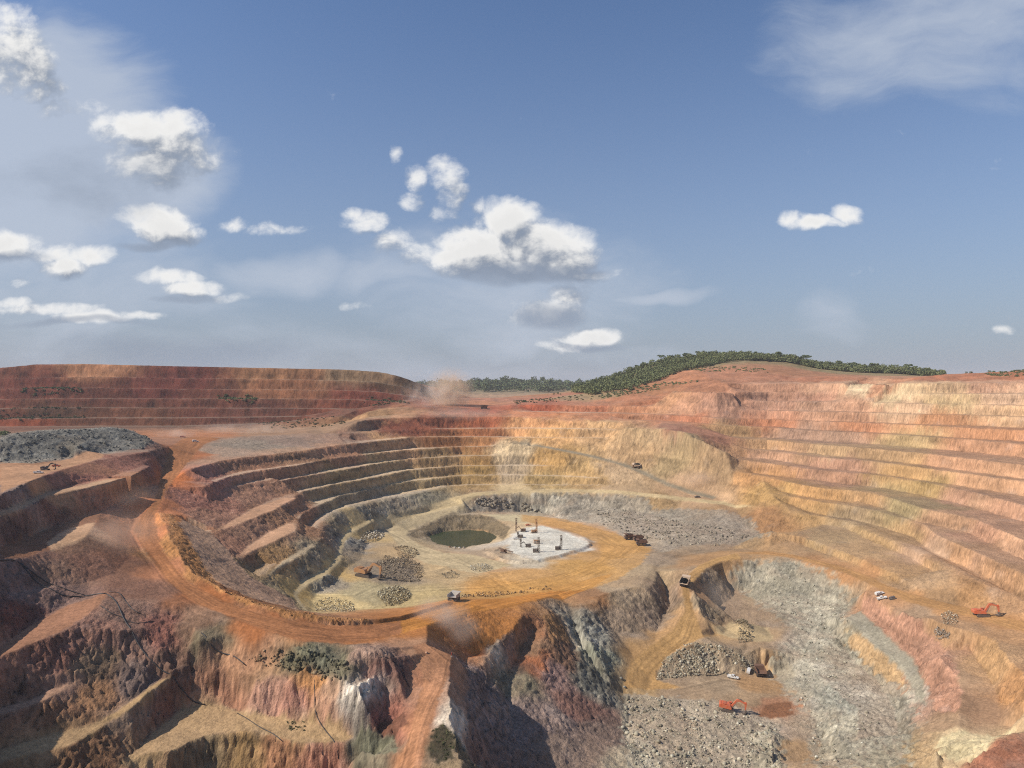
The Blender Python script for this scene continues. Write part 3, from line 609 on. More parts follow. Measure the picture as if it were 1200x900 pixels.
# graded roads, pads and patches with an edge of their own: outline, colour, roughness, edge wander in metres
ZONES = [
 ("200,524 196,535 190,552 187,570 180,590 164,606 156,622 168,642 186,668 202,686 232,708 266,722 300,734 330,745 360,752 395,754 430,750 470,743 500,733 470,728 430,733 390,733 340,727 300,718 262,705 228,687 206,668 190,642 184,622 182,604 188,590 198,570 212,552 226,535 240,520 258,514 236,512 214,514", "b0764e", .12, 1.2),
 ("470,743 500,734 530,724 560,717 600,711 640,701 690,690 720,672 700,676 640,690 600,697 560,703 530,710 500,719 470,728", "c8863f", .12, 1.0),
 ("198,602 212,618 224,640 234,662 262,690 300,704 342,715 392,723 432,725 432,730 390,730 338,722 292,709 258,694 224,672 208,650 198,626", "be8654", .95, 1.5),
 ("0,509 22,507 50,504 95,502.5 130,500.6 158,506 178,518 168,526 130,530 85,535 40,543 0,542", "7c7974", .85, 1.5),
 ("62,524 92,510 106,514 88,526 70,528", "857c70", .3, 1.0),
 ("610,603 660,608 720,625 765,641 752,660 722,680 690,691 640,693 540,702 545,692 610,683 670,670 705,652 702,637 660,620 612,611", "cf9c5a", .15, 4.0),
 ("594,642 604,629 614,619 636,616 660,623 686,635 693,638 680,644 655,650.5 630,656 612,653 600,648", "d8d5ce", .5, 3.5),
 ("864,648 838,654 818,663 806,674 799,684 801,700 803,716 787,740 761,758 743,772 735,786 731,806 800,806 768,794 780,770 800,757 824,747 840,744 872,746 890,752 880,740 850,738 824,744 813,716 809,700 807,686 818,677 828,666 846,658 868,655", "c09662", .12, 1.0),
 ("733,812 780,817 830,820 880,832 915,850 922,900 740,910 728,850", "a9a394", 1.0, 5.0),
 ("418,862 436,858 462,864 466,880 440,886 422,880", "8c8872", .5, .8),
 ("440,846 474,834 479,848 464,862 444,858", "7e5646", .8, 1.0),
 ("506,858 520,845 532,862 532,888 512,896 502,880", "4a4634", 1.0, 1.5),
 ("545,718 600,712.5 612,719 604,736 576,757 556,768 548,765 540,745", "c48245", .6, 1.0),
 ("862,648 900,646 930,650 960,657 990,665 1020,676 1040,686 1070,697 1120,709 1150,715 1180,724 1215,730 1215,742 1180,736 1150,726 1116,718 1066,706 1036,693 1016,683 990,671 960,662 930,654 900,650", "be8f5e", .1, .8),
 ("600,516 628,521 668,528 700,534.5 720,540 742,546 780,564 812,575 840,582 836,585 806,578 778,568 740,550 720,543 700,537.5 668,530.5 628,523 600,518", "9a8c78", .15, .8),
 ("1105,862 1140,858 1190,855 1160,870 1145,890 1105,886 1098,874", "d8c6a0", .7, 3.0),
 ("0,545 40,545 85,537 130,532 112,539 60,553 30,565 0,578", "bd9070", .2, 1.5),
 ("484,757 531,768 528,780 522,800 509,835 499,870 492,902 470,902 480,860 490,820 497,795 490,775", "b98462", .35, 1.2),
 ("60,646 84,638 100,631 112,612 100,614 74,622 55,636", "c89c7c", .25, 1.0),
 ("896,826 925,822 930,838 905,842 890,838", "8a5a3c", .7, 1.5),
 ("0,606 26,597 56,581 96,573 128,565 150,559 140,562 124,562 78,572 50,579 0,599", "c09a7c", .3, .6),  # bench zones: dusty ground, pale also to paint their sunlit edges
 ("0,655 30,653 60,643 84,635 100,628 110,616 119,600 112,602 70,616 48,623 0,641", "94674e", .4, .8),
 ("60,646 84,638 100,631 112,612 100,614 74,622 55,636", "d0a684", .25, 1.0),
 ("0,769 30,757 60,745 76,737 96,725 118,707 128,694 120,696 80,709 50,725 26,739 0,760", "a8785e", .4, .8),
 ("0,838 38,826 60,817 102,795 100,792 36,819 0,829", "b89078", .3, .5),
 ("0,892 50,880 80,874 104,862 130,844 152,831 180,808 200,793 186,797 160,817 128,839 106,849 70,859 34,870 0,879", "b4946e", .5, .9),
 ("140,898 168,870 190,850 212,832 240,824 268,830 290,838 330,840 372,849 412,860 404,872 380,872 350,869 324,864 300,858 270,859 240,862 200,880", "b89872", .6, 1.2),
 ("249,625 280,614 320,598 346,584 330,584 300,594 262,616", "cc9c7c", .3, .8),
 ("276,657 292,648 316,637 346,622 344,612 318,622 290,641", "d4a482", .3, .8),
 ("311,677 328,665 346,655 371,639 366,637 350,646 330,658", "ccb494", .3, .6),
 ("354,713 346,702 344,694 356,680 386,664 396,648 398,632 410,620 440,606 470,600 500,593 530,583 555,577 600,574.3 660,573.2 720,574.2 780,580 848,587.5 884,592.5 848,591.5 780,584.5 720,578.3 660,577 600,578 562,581.5 545,588 536,595 505,606 470,612 440,611 413,625 403,637 400,657 386,672 360,687 348,697 352,706 362,717", "ccb48c", .15, .7),
 ("455,622 468,611 500,601 536,592 545,594 530,600 505,611 482,617 476,628 490,638 520,648 556,650 600,662 560,672 500,660 470,645", "ccb692", .15, 2.0),
 ("880,656 930,657 965,668 985,685 1000,705 985,722 1010,748 1050,782 1066,806 1074,832 1068,870 1060,900 955,900 950,850 935,828 915,805 903,782 912,762 930,745 915,725 885,705 868,690 856,672", "a5a193", 1.0, 9.0),
 ("1000,738 1030,757 1058,786 1062,804 1042,800 1015,778 992,752", "c4a27a", 1.0, 3.0),
 ("1013,694 1040,712 1077,732 1100,751 1119,778 1127,811 1122,835 1095,830 1085,800 1070,768 1035,740 1008,715", "c4947c", 1.0, 2.0),
 ("1008,716 1035,742 1068,770 1082,795 1085,830 1072,815 1058,785 1020,753 990,725", "a29a8a", .5, 1.5),
 ("545,598 562,582 600,579 660,578 720,579.5 760,583 764,600 800,596 850,598 880,606 905,626 860,638 800,640 776,648 752,636 732,628 720,622 700,614 660,608 640,602 610,600 575,600", "9a948a", 1.0, 7.0),
 ("478,622 504,613 536,603 578,606 598,618 590,634 584,628 568,621.5 545,620 520,622 500,630 484,630", "8c7a62", 1.0, 1.5),
 ("208,612 226,640 240,664 268,690 300,702 350,715 346,704 322,692 292,674 264,642 242,616 222,606", "c49c80", .5, 3.0),
 ("836,735 856,728 900,735 908,752 880,752 850,746", "bca480", .2, 1.5),
]

def inside(poly, x, y):
    r = np.zeros(x.shape, bool)
    n = len(poly)
    for k in range(n):
        x1, y1 = poly[k]; x2, y2 = poly[(k + 1) % n]
        if y1 == y2: continue
        c = ((y1 > y) != (y2 > y)) & (x < (x2 - x1) * (y - y1) / (y2 - y1) + x1)
        r ^= c
    return r

def apply_zones(G):
    jx = perlin2(GX / 4, GY / 4 + 3) + .8 * perlin2(GX / 1.6, GY / 1.6)
    jy = perlin2(GX / 4 + 50, GY / 4) + .8 * perlin2(GX / 1.6 + 9, GY / 1.6)
    for outline, h, r, wander in ZONES:
        P = []
        for a, b in parse(outline):
            p = pick(H0, a, b)
            if p is not None: P.append((p[0], p[1]))
        A = np.array(P)
        i0, i1 = np.searchsorted(VV, np.log([max(A[:, 1].min() - 6, 106), A[:, 1].max() + 6]))
        u = A[:, 0] / A[:, 1]
        j0 = int(max(0, (u.min() - U0) / DU - 20)); j1 = int(min(NC, (u.max() - U0) / DU + 20))
        sl_ = np.s_[i0:i1, j0:j1]
        m = inside(P, GX[sl_] + wander * jx[sl_], GY[sl_] + wander * jy[sl_]).astype(np.float32)
        m = (m + np.roll(m, 1, 0) + np.roll(m, -1, 0) + np.roll(m, 1, 1) + np.roll(m, -1, 1)) / 5
        c = hexlin(h) * ALB * TINT
        c = c * .9 + .1 * c.mean()
        v = np.array(list(c) + [r], np.float32)
        m = m * (.72 if wander >= 4 else 1.0)
        G[sl_] = G[sl_] * (1 - m[..., None]) + m[..., None] * v

LANES = [
 ("228,518 212,536 200,560 184,590 170,612 168,630 186,658 212,690 248,711 300,726 345,738 395,744 440,741 500,726 550,714 620,702 680,688", 9.0, .30),
 ("850,656 820,667 804,680 806,700 808,720 795,745 770,764 750,785 748,806", 8.0, .28),
 ("900,648.5 930,652 960,659.5 990,668 1020,680 1070,702 1120,714 1150,721 1200,736", 5.0, .25),
 ("500,694 560,691 610,686 660,678 710,660 735,642 705,624 655,612", 13.0, .22),
 ("500,760 518,775 512,800 500,830 488,862 480,895", 4.5, .35),
 ("402,640 420,614 480,603 530,589 560,578 620,575.5 700,576 780,582", 5.0, .2),
 ("455,625 480,640 520,652 570,672 600,690", 9.0, .25),
 ("380,700 420,700 450,684 500,676 560,676", 7.0, .25),
 ("800,810 850,800 890,806 905,812", 7.0, .25),
]

def wheel_lanes(G):
    """ruts and pale wheel lanes worn into the roads, running along them"""
    for line, half, k in LANES:
        P = np.array([pick(H0, a, b)[:2] for a, b in parse(line)])
        i0, i1 = np.searchsorted(VV, np.log([max(P[:, 1].min() - half - 2, 106), P[:, 1].max() + half + 2]))
        u = P[:, 0] / P[:, 1]
        j0 = int(max(0, (u.min() - .07 - U0) / DU)); j1 = int(min(NC, (u.max() + .07 - U0) / DU))
        X = GX[i0:i1, j0:j1]; Y = GY[i0:i1, j0:j1]
        best = np.full(X.shape, 1e9, np.float32); along = np.zeros_like(best); side = np.zeros_like(best)
        s0 = 0.0
        for a, b in zip(P[:-1], P[1:]):
            d = b - a; L = np.hypot(*d); d = d / L
            t = np.clip((X - a[0]) * d[0] + (Y - a[1]) * d[1], 0, L)
            qx = X - a[0] - t * d[0]; qy = Y - a[1] - t * d[1]
            r = np.hypot(qx, qy); m = r < best
            best[m] = r[m]; along[m] = (s0 + t)[m]; side[m] = (qx * d[1] - qy * d[0])[m]
            s0 += L
        w = np.clip((half - best) / 2.0, 0, 1)
        side = side + 1.2 * perlin2(along / 25, along * 0 + 3.5)
        n = perlin2(side / 1.3 + 5, along / 45) + .7 * perlin2(side / .7 + 15, along / 28) + .5 * perlin2(side / 3.1, along / 30 + 9)
        G[i0:i1, j0:j1, :3] *= (1 + k * 1.6 * n * w)[..., None]

def build_ground():
    X, Y, H = GX, GY, H0
    # coarse roughness, colour by inverse distance on a thinned grid
    gp, gc = geology()
    st = 3
    ii = np.arange(0, NR, st); jj = np.arange(0, NC, st)
    if ii[-1] != NR - 1: ii = np.append(ii, NR - 1)
    if jj[-1] != NC - 1: jj = np.append(jj, NC - 1)
    cx = X[np.ix_(ii, jj)]; cy = Y[np.ix_(ii, jj)]; cz = H[np.ix_(ii, jj)]
    big = np.clip(cy / 450, .6, 2.2)
    wx = cx + big * (9 * perlin2(cx / 33, cy / 33) + 7 * perlin2(cx / 12 + 9, cy / 12 + cz / 9) + 4 * perlin2(cx / 5 + 19, cy / 5))
    wy = cy + big * (9 * perlin2(cx / 33 + 40, cy / 33) + 7 * perlin2(cx / 12 + 70, cy / 12 + cz / 9) + 4 * perlin2(cx / 5 + 59, cy / 5))
    wz = cz + 4 * perlin2(cx / 14 + 20, cy / 14 + 3) + 2 * perlin2(cx / 5 + 29, cy / 5 + 3)
    acc = np.zeros(cx.shape + (4,), np.float32); ws = np.zeros(cx.shape, np.float32)
    for p, c in zip(gp, gc):
        d2 = (wx - p[0]) ** 2 + (wy - p[1]) ** 2 + (1.6 * (wz - p[2])) ** 2
        w = 1.0 / (d2 + 8.0) ** 3.0
        acc += w[..., None] * c; ws += w
    acc /= ws[..., None]
    def up(A):
        fi = np.interp(np.arange(NR), ii, np.arange(len(ii))); fj = np.interp(np.arange(NC), jj, np.arange(len(jj)))
        i = np.minimum(fi.astype(int), len(ii) - 2); j = np.minimum(fj.astype(int), len(jj) - 2)
        a = (fi - i)[:, None].astype(np.float32); b = (fj - j)[None, :].astype(np.float32)
        if A.ndim == 3: a = a[..., None]; b = b[..., None]
        return (A[np.ix_(i, j)] * (1 - b) + A[np.ix_(i, j + 1)] * b) * (1 - a) + (A[np.ix_(i + 1, j)] * (1 - b) + A[np.ix_(i + 1, j + 1)] * b) * a
    G = up(acc)
    apply_zones(G)
    wheel_lanes(G)
    col = G[..., :3]; R = np.clip(G[..., 3], 0, 1)
    # ragged crests: sample the surveyed surface at shaken positions
    far = np.clip((Y - 900) / 600, 0, 1)
    Rw = np.clip(R * 1.15 - .12, 0, 1)
    def two(s, o):
        return perlin2(X / s + o, Y / s + o * 1.7), perlin2(X / s + o + 31.3, Y / s - o)
    dx = np.zeros_like(X); dy = np.zeros_like(Y)
    for s, a, o in ((34, 2.4, 1.1), (13, 1.7, 5.3), (5.5, 1.3, 8.7), (2.6, .95, 13.9), (1.3, .55, 17.3)):
        p, q = two(s, o); dx += a * p; dy += a * q
    Rw = Rw * (1 - np.where(X > 150, .68, .42) * BL * np.clip((Y - 350) / 200, 0, 1))
    xs = X + dx * Rw; ys = np.maximum(Y + dy * Rw, YY[0])
    Hs = look(H, xs, ys); bl = look(BL, xs, ys); fr = look(FR, xs, ys)
    # slope of the surveyed surface
    def slope(A):
        gy = np.gradient(A, axis=0) / np.gradient(Y, axis=0)
        gu = np.gradient(A, axis=1) / (DU * Y)
        gy = gy - gu * (X / Y)
        return np.hypot(gu, gy)
    sl = slope(Hs)
    steep = np.clip((sl - .25) / .6, 0, 1)
    # rubble and erosion relief
    n1 = perlin2(X / 9 + 3, Y / 9); n2 = perlin2(X / 3.7 + 7, Y / 3.7); n3 = perlin2(X / 1.7, Y / 1.7 + 5)
    ridg = 1 - 2 * np.abs(perlin2(X / 6 + 50, Y / 6 + 8))
    gray = np.clip((.78 - (col[..., 0] - col[..., 2]) / (col.mean(-1) + 1e-4)) / .42, 0, 1)
    amp = R ** 1.5
    disp = amp * (.6 * n1 + .35 * n2 + .25 * n3) + amp * gray * (.5 * ridg - .2 + .35 * n2 + .3 * n3)
    rid2 = (1 - 2 * np.abs(perlin2(X / 21 + 5, Y / 34 - X / 40))) + .6 * (1 - 2 * np.abs(perlin2(X / 8 + 15, Y / 11 + 4)))
    disp += amp * gray * steep * 2.0 * (rid2 - .5)
    # ledges broken into the hard grey rock
    tz = (Hs + 3.5 * perlin2(X / 30 + 61, Y / 30) + 1.5 * perlin2(X / 9 + 33, Y / 9)) / 6.5
    tf = tz - np.floor(tz)
    led = np.where(tf < .55, tf * .35, .1925 + (tf - .55) * 1.794)
    lw = gray * steep * R * np.clip((X - 60) / 30, 0, 1) * np.clip((760 - Y) / 40, 0, 1)
    disp += .85 * lw * (led - tf) * 6.5
    gul = np.abs(perlin2(X / 4.2 + 21, Y / 4.2)) + .5 * np.abs(perlin2(X / 1.9 + 27, Y / 1.9))
    disp -= amp * steep * 1.6 * np.clip(.22 - gul, 0, 1) / .22
    disp += (1 - amp) * (.12 * n2 + .06 * n3 + .25 * n1 * R)
    Hs = Hs + disp * (1 - .5 * far)
    # ----- colour variation of the rock, then painted crevice shade
    Zc = Hs
    streak = perlin3(X / 2.4, Y / 2.4, Zc / 12) + .7 * perlin3(X / 1.05 + 9, Y / 1.05, Zc / 5)
    strata = perlin3(X / 60 + .3 * n1, Y / 60, Zc / 2.6 + X / 45) + .6 * perlin3(X / 40, Y / 40 + .3 * n2, Zc / 1.1 - X / 30)
    patch = perlin3(X / 17, Y / 17, Zc / 8) + .6 * perlin3(X / 6, Y / 6, Zc / 4) + .4 * perlin3(X / 2.6, Y / 2.6, Zc / 2)
    grain = RNG.normal(size=X.shape).astype(np.float32)
    pit = np.clip(perlin3(X / 2.0 + 14, Y / 2.0, Zc / 3.0) * 2.2 - .75, 0, 1)
    k = 1 + R * (np.where(X > 150, .42, .65) * streak * (.25 + .75 * steep) + .5 * strata * steep + .5 * patch + .08 * grain) + (1 - R) * (.3 * patch + .22 * streak + .04 * grain)
    fan = perlin3(X / 16 + 3, Y / 30, Zc / 40) + .6 * perlin3(X / 7 + 13, Y / 20, Zc / 20)
    k = k + .95 * fan * R * np.clip((Y - 800) / 100, 0, 1) * np.clip((40 - X) / 80, 0, 1)
    k = k * (1 - .5 * pit * R)
    # pale weathered pans and iron-stained streaks
    stain = np.clip(perlin3(X / 24 + 4, Y / 24, Zc / 10 + 2) * 1.6 - .3 + .25 * streak, 0, 1) * R
    pale = np.clip(perlin3(X / 13 + 44, Y / 13, Zc / 7 + 12) * 1.9 - .5 + .35 * streak, 0, 1) * R
    lum = col.mean(-1, keepdims=True)
    out = col * np.clip(k, .3, 1.9)[..., None]
    out = out * (1 - .3 * stain[..., None]) + .3 * stain[..., None] * lum * np.array([1.2, .82, .58], np.float32)
    out = out * (1 - .35 * pale[..., None]) + .35 * pale[..., None] * (lum * 1.4 * np.array([1.06, 1., .92], np.float32))
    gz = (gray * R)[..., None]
    wht = np.clip(perlin3(X / 9 + 74, Y / 9, Zc / 9) * 2.4 - .3 + .3 * ridg, 0, 1)[..., None]
    brn = np.clip(perlin3(X / 15 + 94, Y / 15, Zc / 9 + 5) * 2.4 - .25 + .4 * streak, 0, 1)[..., None]
    out = out * (1 + .45 * gz * wht)
    out = out * (1 - .6 * gz * brn) + .6 * gz * brn * lum * np.array([1.12, .84, .58], np.float32)
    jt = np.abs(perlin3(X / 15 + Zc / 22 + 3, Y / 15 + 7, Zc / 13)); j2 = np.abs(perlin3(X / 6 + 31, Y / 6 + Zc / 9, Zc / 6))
    crevice_shade = np.clip((.075 - jt) / .075, 0, 1) + .6 * np.clip((.07 - j2) / .07, 0, 1)  # crevice shadows painted as dark lines where frontal sun casts none
    blk = perlin3(X / 24 + 11, Y / 24, Zc / 14 + 6)  # light and dark blocks painted on so grey faces look steep
    out = out * (1 - .55 * gz * (steep * np.clip(crevice_shade, 0, 1))[..., None]) * (1 + .6 * gz * (steep * blk)[..., None])
    # bench dust, with the paleness of sunlit flats painted in
    flat = np.clip((.30 - sl) / .22, 0, 1) * np.clip(R * 1.4 - .25, 0, 1) * np.clip(bl + .75, 0, 1)
    cen = np.clip((150 - X) / 60, 0, 1)[..., None] * np.clip((Y - 380) / 60, 0, 1)[..., None]      # brighter dust painted for the sunlit bench edges of the main pit
    rgt = np.clip((X - 170) / 60, 0, 1)[..., None] * bl[..., None]
    dust = out * .45 + .55 * (np.array([.40, .265, .18], np.float32) * (1 - .42 * rgt) * (1 - cen) + np.array([.60, .47, .34], np.float32) * cen) * np.clip(lum * 3.0 + .3, .3, 1.15)
    fk = .6 * flat[..., None] + .25 * (flat * bl)[..., None] * cen
    out = out * (1 - fk) + dust * fk
    # grey rubble speckle
    sp = perlin2(X / 1.1, Y / 1.1) + .7 * perlin2(X / 2.3 + 3, Y / 2.3)
    out = out * (1 + (gray * amp * .6 * sp)[..., None])
    m = out.mean(-1, keepdims=True)
    out = np.clip(m + (out - m) * 1.07, .01, .85)
    return Hs, out, R, steep, sl

HG, GCOL, GR, GSTEEP, GSL = build_ground()

def grid_mesh(name, X, Y, Z, colr, rough):
    n, m = Z.shape
    me = bpy.data.meshes.new(name)
    V = np.stack([X, Y, Z + EYE], -1).reshape(-1, 3).astype(np.float32)
    me.vertices.add(n * m)
    me.vertices.foreach_set('co', V.ravel())
    idx = np.arange(n * m, dtype=np.int32).reshape(n, m)
    q = np.stack([idx[:-1, :-1], idx[:-1, 1:], idx[1:, 1:], idx[1:, :-1]], -1).reshape(-1, 4)
    me.loops.add(q.size)
    me.loops.foreach_set('vertex_index', q.ravel())
    me.polygons.add(len(q))
    me.polygons.foreach_set('loop_start', np.arange(0, q.size, 4, dtype=np.int32))
    me.polygons.foreach_set('use_smooth', np.ones(len(q), bool))
    a = me.attributes.new('earth', 'FLOAT_COLOR', 'POINT')
    rgba = np.concatenate([colr.reshape(-1, 3), rough.reshape(-1, 1)], 1).astype(np.float32)
    a.data.foreach_set('color', rgba.ravel())
    me.update()
    o = bpy.data.objects.new(name, me)
    COL.objects.link(o)
    return o

def ground_material():
    m = bpy.data.materials.new('mined earth')
    m.use_nodes = True
    t = m.node_tree; L = t.links.new
    b = t.nodes['Principled BSDF']
    b.inputs['Roughness'].default_value = 0.95
    b.inputs['Specular IOR Level'].default_value = 0.12
    at = nd(t, 'ShaderNodeAttribute', attribute_name='earth')
    geo = nd(t, 'ShaderNodeNewGeometry')
    mp = nd(t, 'ShaderNodeMapping'); mp.inputs['Scale'].default_value = (1, 1, .16)
    L(geo.outputs['Position'], mp.inputs['Vector'])
    n1 = nd(t, 'ShaderNodeTexNoise'); n1.inputs['Scale'].default_value = .9; n1.inputs['Detail'].default_value = 5; n1.inputs['Roughness'].default_value = .65
    L(mp.outputs[0], n1.inputs['Vector'])
    v1 = nd(t, 'ShaderNodeTexVoronoi'); v1.inputs['Scale'].default_value = 1.3
    L(geo.outputs['Position'], v1.inputs['Vector'])
    rm = nd(t, 'ShaderNodeMapRange'); rm.inputs['From Min'].default_value = .3; rm.inputs['From Max'].default_value = .7
    rm.inputs['To Min'].default_value = .74; rm.inputs['To Max'].default_value = 1.26
    L(n1.outputs['Fac'], rm.inputs['Value'])
    mx = nd(t, 'ShaderNodeMix', data_type='RGBA', blend_type='MULTIPLY'); mx.inputs['Factor'].default_value = 1
    L(at.outputs['Color'], mx.inputs['A'])
    cmb = nd(t, 'ShaderNodeCombineColor')
    for i in range(3): L(rm.outputs[0], cmb.inputs[i])
    L(cmb.outputs[0], mx.inputs['B'])
    L(mx.outputs['Result'], b.inputs['Base Color'])
    hs = nd(t, 'ShaderNodeMath', operation='MULTIPLY_ADD'); L(v1.outputs['Distance'], hs.inputs[0]); hs.inputs[1].default_value = .22
    L(n1.outputs['Fac'], hs.inputs[2])
    bs = nd(t, 'ShaderNodeMath', operation='MULTIPLY_ADD'); L(at.outputs['Alpha'], bs.inputs[0]); bs.inputs[1].default_value = .75; bs.inputs[2].default_value = .1
    bp = nd(t, 'ShaderNodeBump'); bp.inputs['Distance'].default_value = .8
    L(bs.outputs[0], bp.inputs['Strength']); L(hs.outputs[0], bp.inputs['Height'])
    L(bp.outputs[0], b.inputs['Normal'])
    return m

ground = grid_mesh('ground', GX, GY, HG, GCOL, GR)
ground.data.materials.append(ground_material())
ground['kind'] = 'structure'
ground['label'] = 'terraced red, tan and grey earth of the open pit mine'

# ------------------------------------------------------------------ air
def make_haze():
    bm = bmesh.new()
    bmesh.ops.create_cube(bm, size=1.0)
    me = bpy.data.meshes.new('haze'); bm.to_mesh(me); bm.free()
    o = bpy.data.objects.new('haze', me); COL.objects.link(o)
    x0, x1, y0, y1, z0, z1 = -9400, 9400, -300, 9200, EYE - 175, EYE + 130
    o.scale = (x1 - x0, y1 - y0, z1 - z0)
    o.location = ((x0 + x1) / 2, (y0 + y1) / 2, (z0 + z1) / 2)
    m = bpy.data.materials.new('dusty air'); m.use_nodes = True
    t = m.node_tree; t.nodes.clear()
    out = nd(t, 'ShaderNodeOutputMaterial'); v = nd(t, 'ShaderNodeVolumePrincipled')
    v.inputs['Color'].default_value = (.80, .84, .90, 1)
    v.inputs['Density'].default_value = HAZE
    v.inputs['Anisotropy'].default_value = 0.0
    t.links.new(v.outputs[0], out.inputs['Volume'])
    me.materials.append(m)
    o['kind'] = 'stuff'
    o['label'] = 'thin dusty haze in the air over the pit'
HAZE = 0.000065
make_haze()

# ------------------------------------------------------------------ helpers for things
def tag(o, label=None, cat=None, group=None, kind=None):
    if label: o['label'] = label
    if cat: o['category'] = cat
    if group: o['group'] = group
    if kind: o['kind'] = kind
    return o

def empty(name, loc=(0, 0, 0)):
    o = bpy.data.objects.new(name, None); COL.objects.link(o); o.location = loc
    o.empty_display_size = .5
    return o

def copy_tree(o, parent=None):
    c = o.copy(); COL.objects.link(c)
    if parent is not None: c.parent = parent
    for ch in list(o.children): copy_tree(ch, c)
    return c

class MB:
    """collects bevelled boxes, tubes and prisms into one mesh"""
    def __init__(s): s.bm = bmesh.new()
    def _bev(s, vs, b):
        if b > 0:
            es = list({e for v in vs for e in v.link_edges})
            bmesh.ops.bevel(s.bm, geom=es, offset=b, segments=2, affect='EDGES', profile=.6)
    def box(s, c, d, bev=.05, rot=None):
        r = bmesh.ops.create_cube(s.bm, size=1)
        vs = r['verts']
        M = Matrix.Translation(c) @ (rot.to_4x4() if rot else Matrix.Identity(4)) @ Matrix.Diagonal((d[0], d[1], d[2], 1))
        bmesh.ops.transform(s.bm, matrix=M, verts=vs); s._bev(vs, min(bev, min(d) * .3)); return s
    def tube(s, a, b, r, r2=None, n=10):
        a = Vector(a); b = Vector(b); d = b - a
        q = bmesh.ops.create_cone(s.bm, cap_ends=True, segments=n, radius1=r, radius2=r if r2 is None else r2, depth=d.length)
        M = Matrix.Translation((a + b) / 2) @ d.to_track_quat('Z', 'Y').to_matrix().to_4x4()
        bmesh.ops.transform(s.bm, matrix=M, verts=q['verts']); return s
    def prism(s, prof, y0, y1, bev=.04):
        """profile in the x-z plane, drawn out along y"""
        a = [s.bm.verts.new((x, y0, z)) for x, z in prof]; b = [s.bm.verts.new((x, y1, z)) for x, z in prof]
        n = len(prof)
        s.bm.faces.new(a); s.bm.faces.new(b[::-1])
        for i in range(n): s.bm.faces.new((a[i], b[i], b[(i + 1) % n], a[(i + 1) % n]))
        s._bev(a + b, bev); return s
    def wheel(s, c, r, w, n=20):
        """tyre with rounded shoulders, axle along y"""
        pr = [(r * .55, -w / 2), (r * .9, -w / 2), (r, -w * .32), (r, w * .32), (r * .9, w / 2), (r * .55, w / 2)]
        rings = []
        for k in range(n):
            a = 2 * math.pi * k / n
            lug = 1.0 if k % 2 else .965
            rings.append([s.bm.verts.new((c[0] + p * (lug if p == r else 1) * math.cos(a), c[1] + q, c[2] + p * (lug if p == r else 1) * math.sin(a))) for p, q in pr])
        for k in range(n):
            A, B = rings[k], rings[(k + 1) % n]
            for i in range(5): s.bm.faces.new((A[i], A[i + 1], B[i + 1], B[i]))
        return s
    def rot_y(s, ang, piv):
        bmesh.ops.rotate(s.bm, cent=piv, matrix=Matrix.Rotation(ang, 3, 'Y'), verts=s.bm.verts); return s
    def build(s, name, mat, parent=None, smooth=False):
        bmesh.ops.recalc_face_normals(s.bm, faces=s.bm.faces)
        me = bpy.data.meshes.new(name); s.bm.to_mesh(me); s.bm.free()
        if smooth: me.polygons.foreach_set('use_smooth', np.ones(len(me.polygons), bool))
        me.materials.append(mat)
        o = bpy.data.objects.new(name, me); COL.objects.link(o)
        if parent is not None: o.parent = parent
        return o

_mats = {}
def paint(name, c, rough=.5, dirt=.45, metal=0.0, dust=(.34, .24, .16)):
    """enamel or steel with dust lying on it in uneven patches"""
    if name in _mats: return _mats[name]
    m = bpy.data.materials.new(name); m.use_nodes = True
    t = m.node_tree; b = t.nodes['Principled BSDF']
    tc = nd(t, 'ShaderNodeTexCoord')
    n = nd(t, 'ShaderNodeTexNoise'); n.inputs['Scale'].default_value = .9; n.inputs['Detail'].default_value = 6; n.inputs['Roughness'].default_value = .7
    t.links.new(tc.outputs['Object'], n.inputs['Vector'])
    r = nd(t, 'ShaderNodeMapRange'); r.inputs['From Min'].default_value = .38; r.inputs['From Max'].default_value = .68
    r.inputs['To Min'].default_value = dirt * .25; r.inputs['To Max'].default_value = min(1, dirt * 1.5)
    t.links.new(n.outputs['Fac'], r.inputs['Value'])
    mx = nd(t, 'ShaderNodeMix', data_type='RGBA')
    mx.inputs['A'].default_value = (*c, 1); mx.inputs['B'].default_value = (*dust, 1)
    t.links.new(r.outputs[0], mx.inputs['Factor']); t.links.new(mx.outputs['Result'], b.inputs['Base Color'])
    b.inputs['Roughness'].default_value = rough; b.inputs['Metallic'].default_value = metal
    _mats[name] = m
    return m

ORANGE = paint('orange enamel', (.62, .11, .03), .5, .34)
OCHRE = paint('dusty ochre enamel', (.42, .19, .06), .6, .4)
RUSTY = paint('dust brown enamel', (.15, .075, .04), .7, .4, dust=(.17, .10, .065))
YELLOW = paint('faded yellow enamel', (.45, .27, .07), .6, .5)
STEEL = paint('dark worn steel', (.055, .05, .046), .6, .35)
RUBBER = paint('dusty rubber', (.025, .024, .023), .9, .35, dust=(.14, .10, .07))
WHITE = paint('white enamel', (.70, .68, .63), .4, .2)
CREAM = paint('cream enamel', (.55, .40, .27), .6, .3)
GREY = paint('grey enamel', (.30, .30, .29), .5, .35)
REDP = paint('red enamel', (.42, .05, .03), .5, .25)
DARKB = paint('charcoal enamel', (.05, .05, .055), .5, .3)
GLASS = paint('tinted window glass', (.02, .025, .03), .12, .1)
PIPE = paint('black pipe', (.016, .015, .015), .55, .15, dust=(.08, .06, .05))

def ground_at(x, y):
    return float(look(HG, np.array([x], float), np.array([y], float))[0]) + EYE

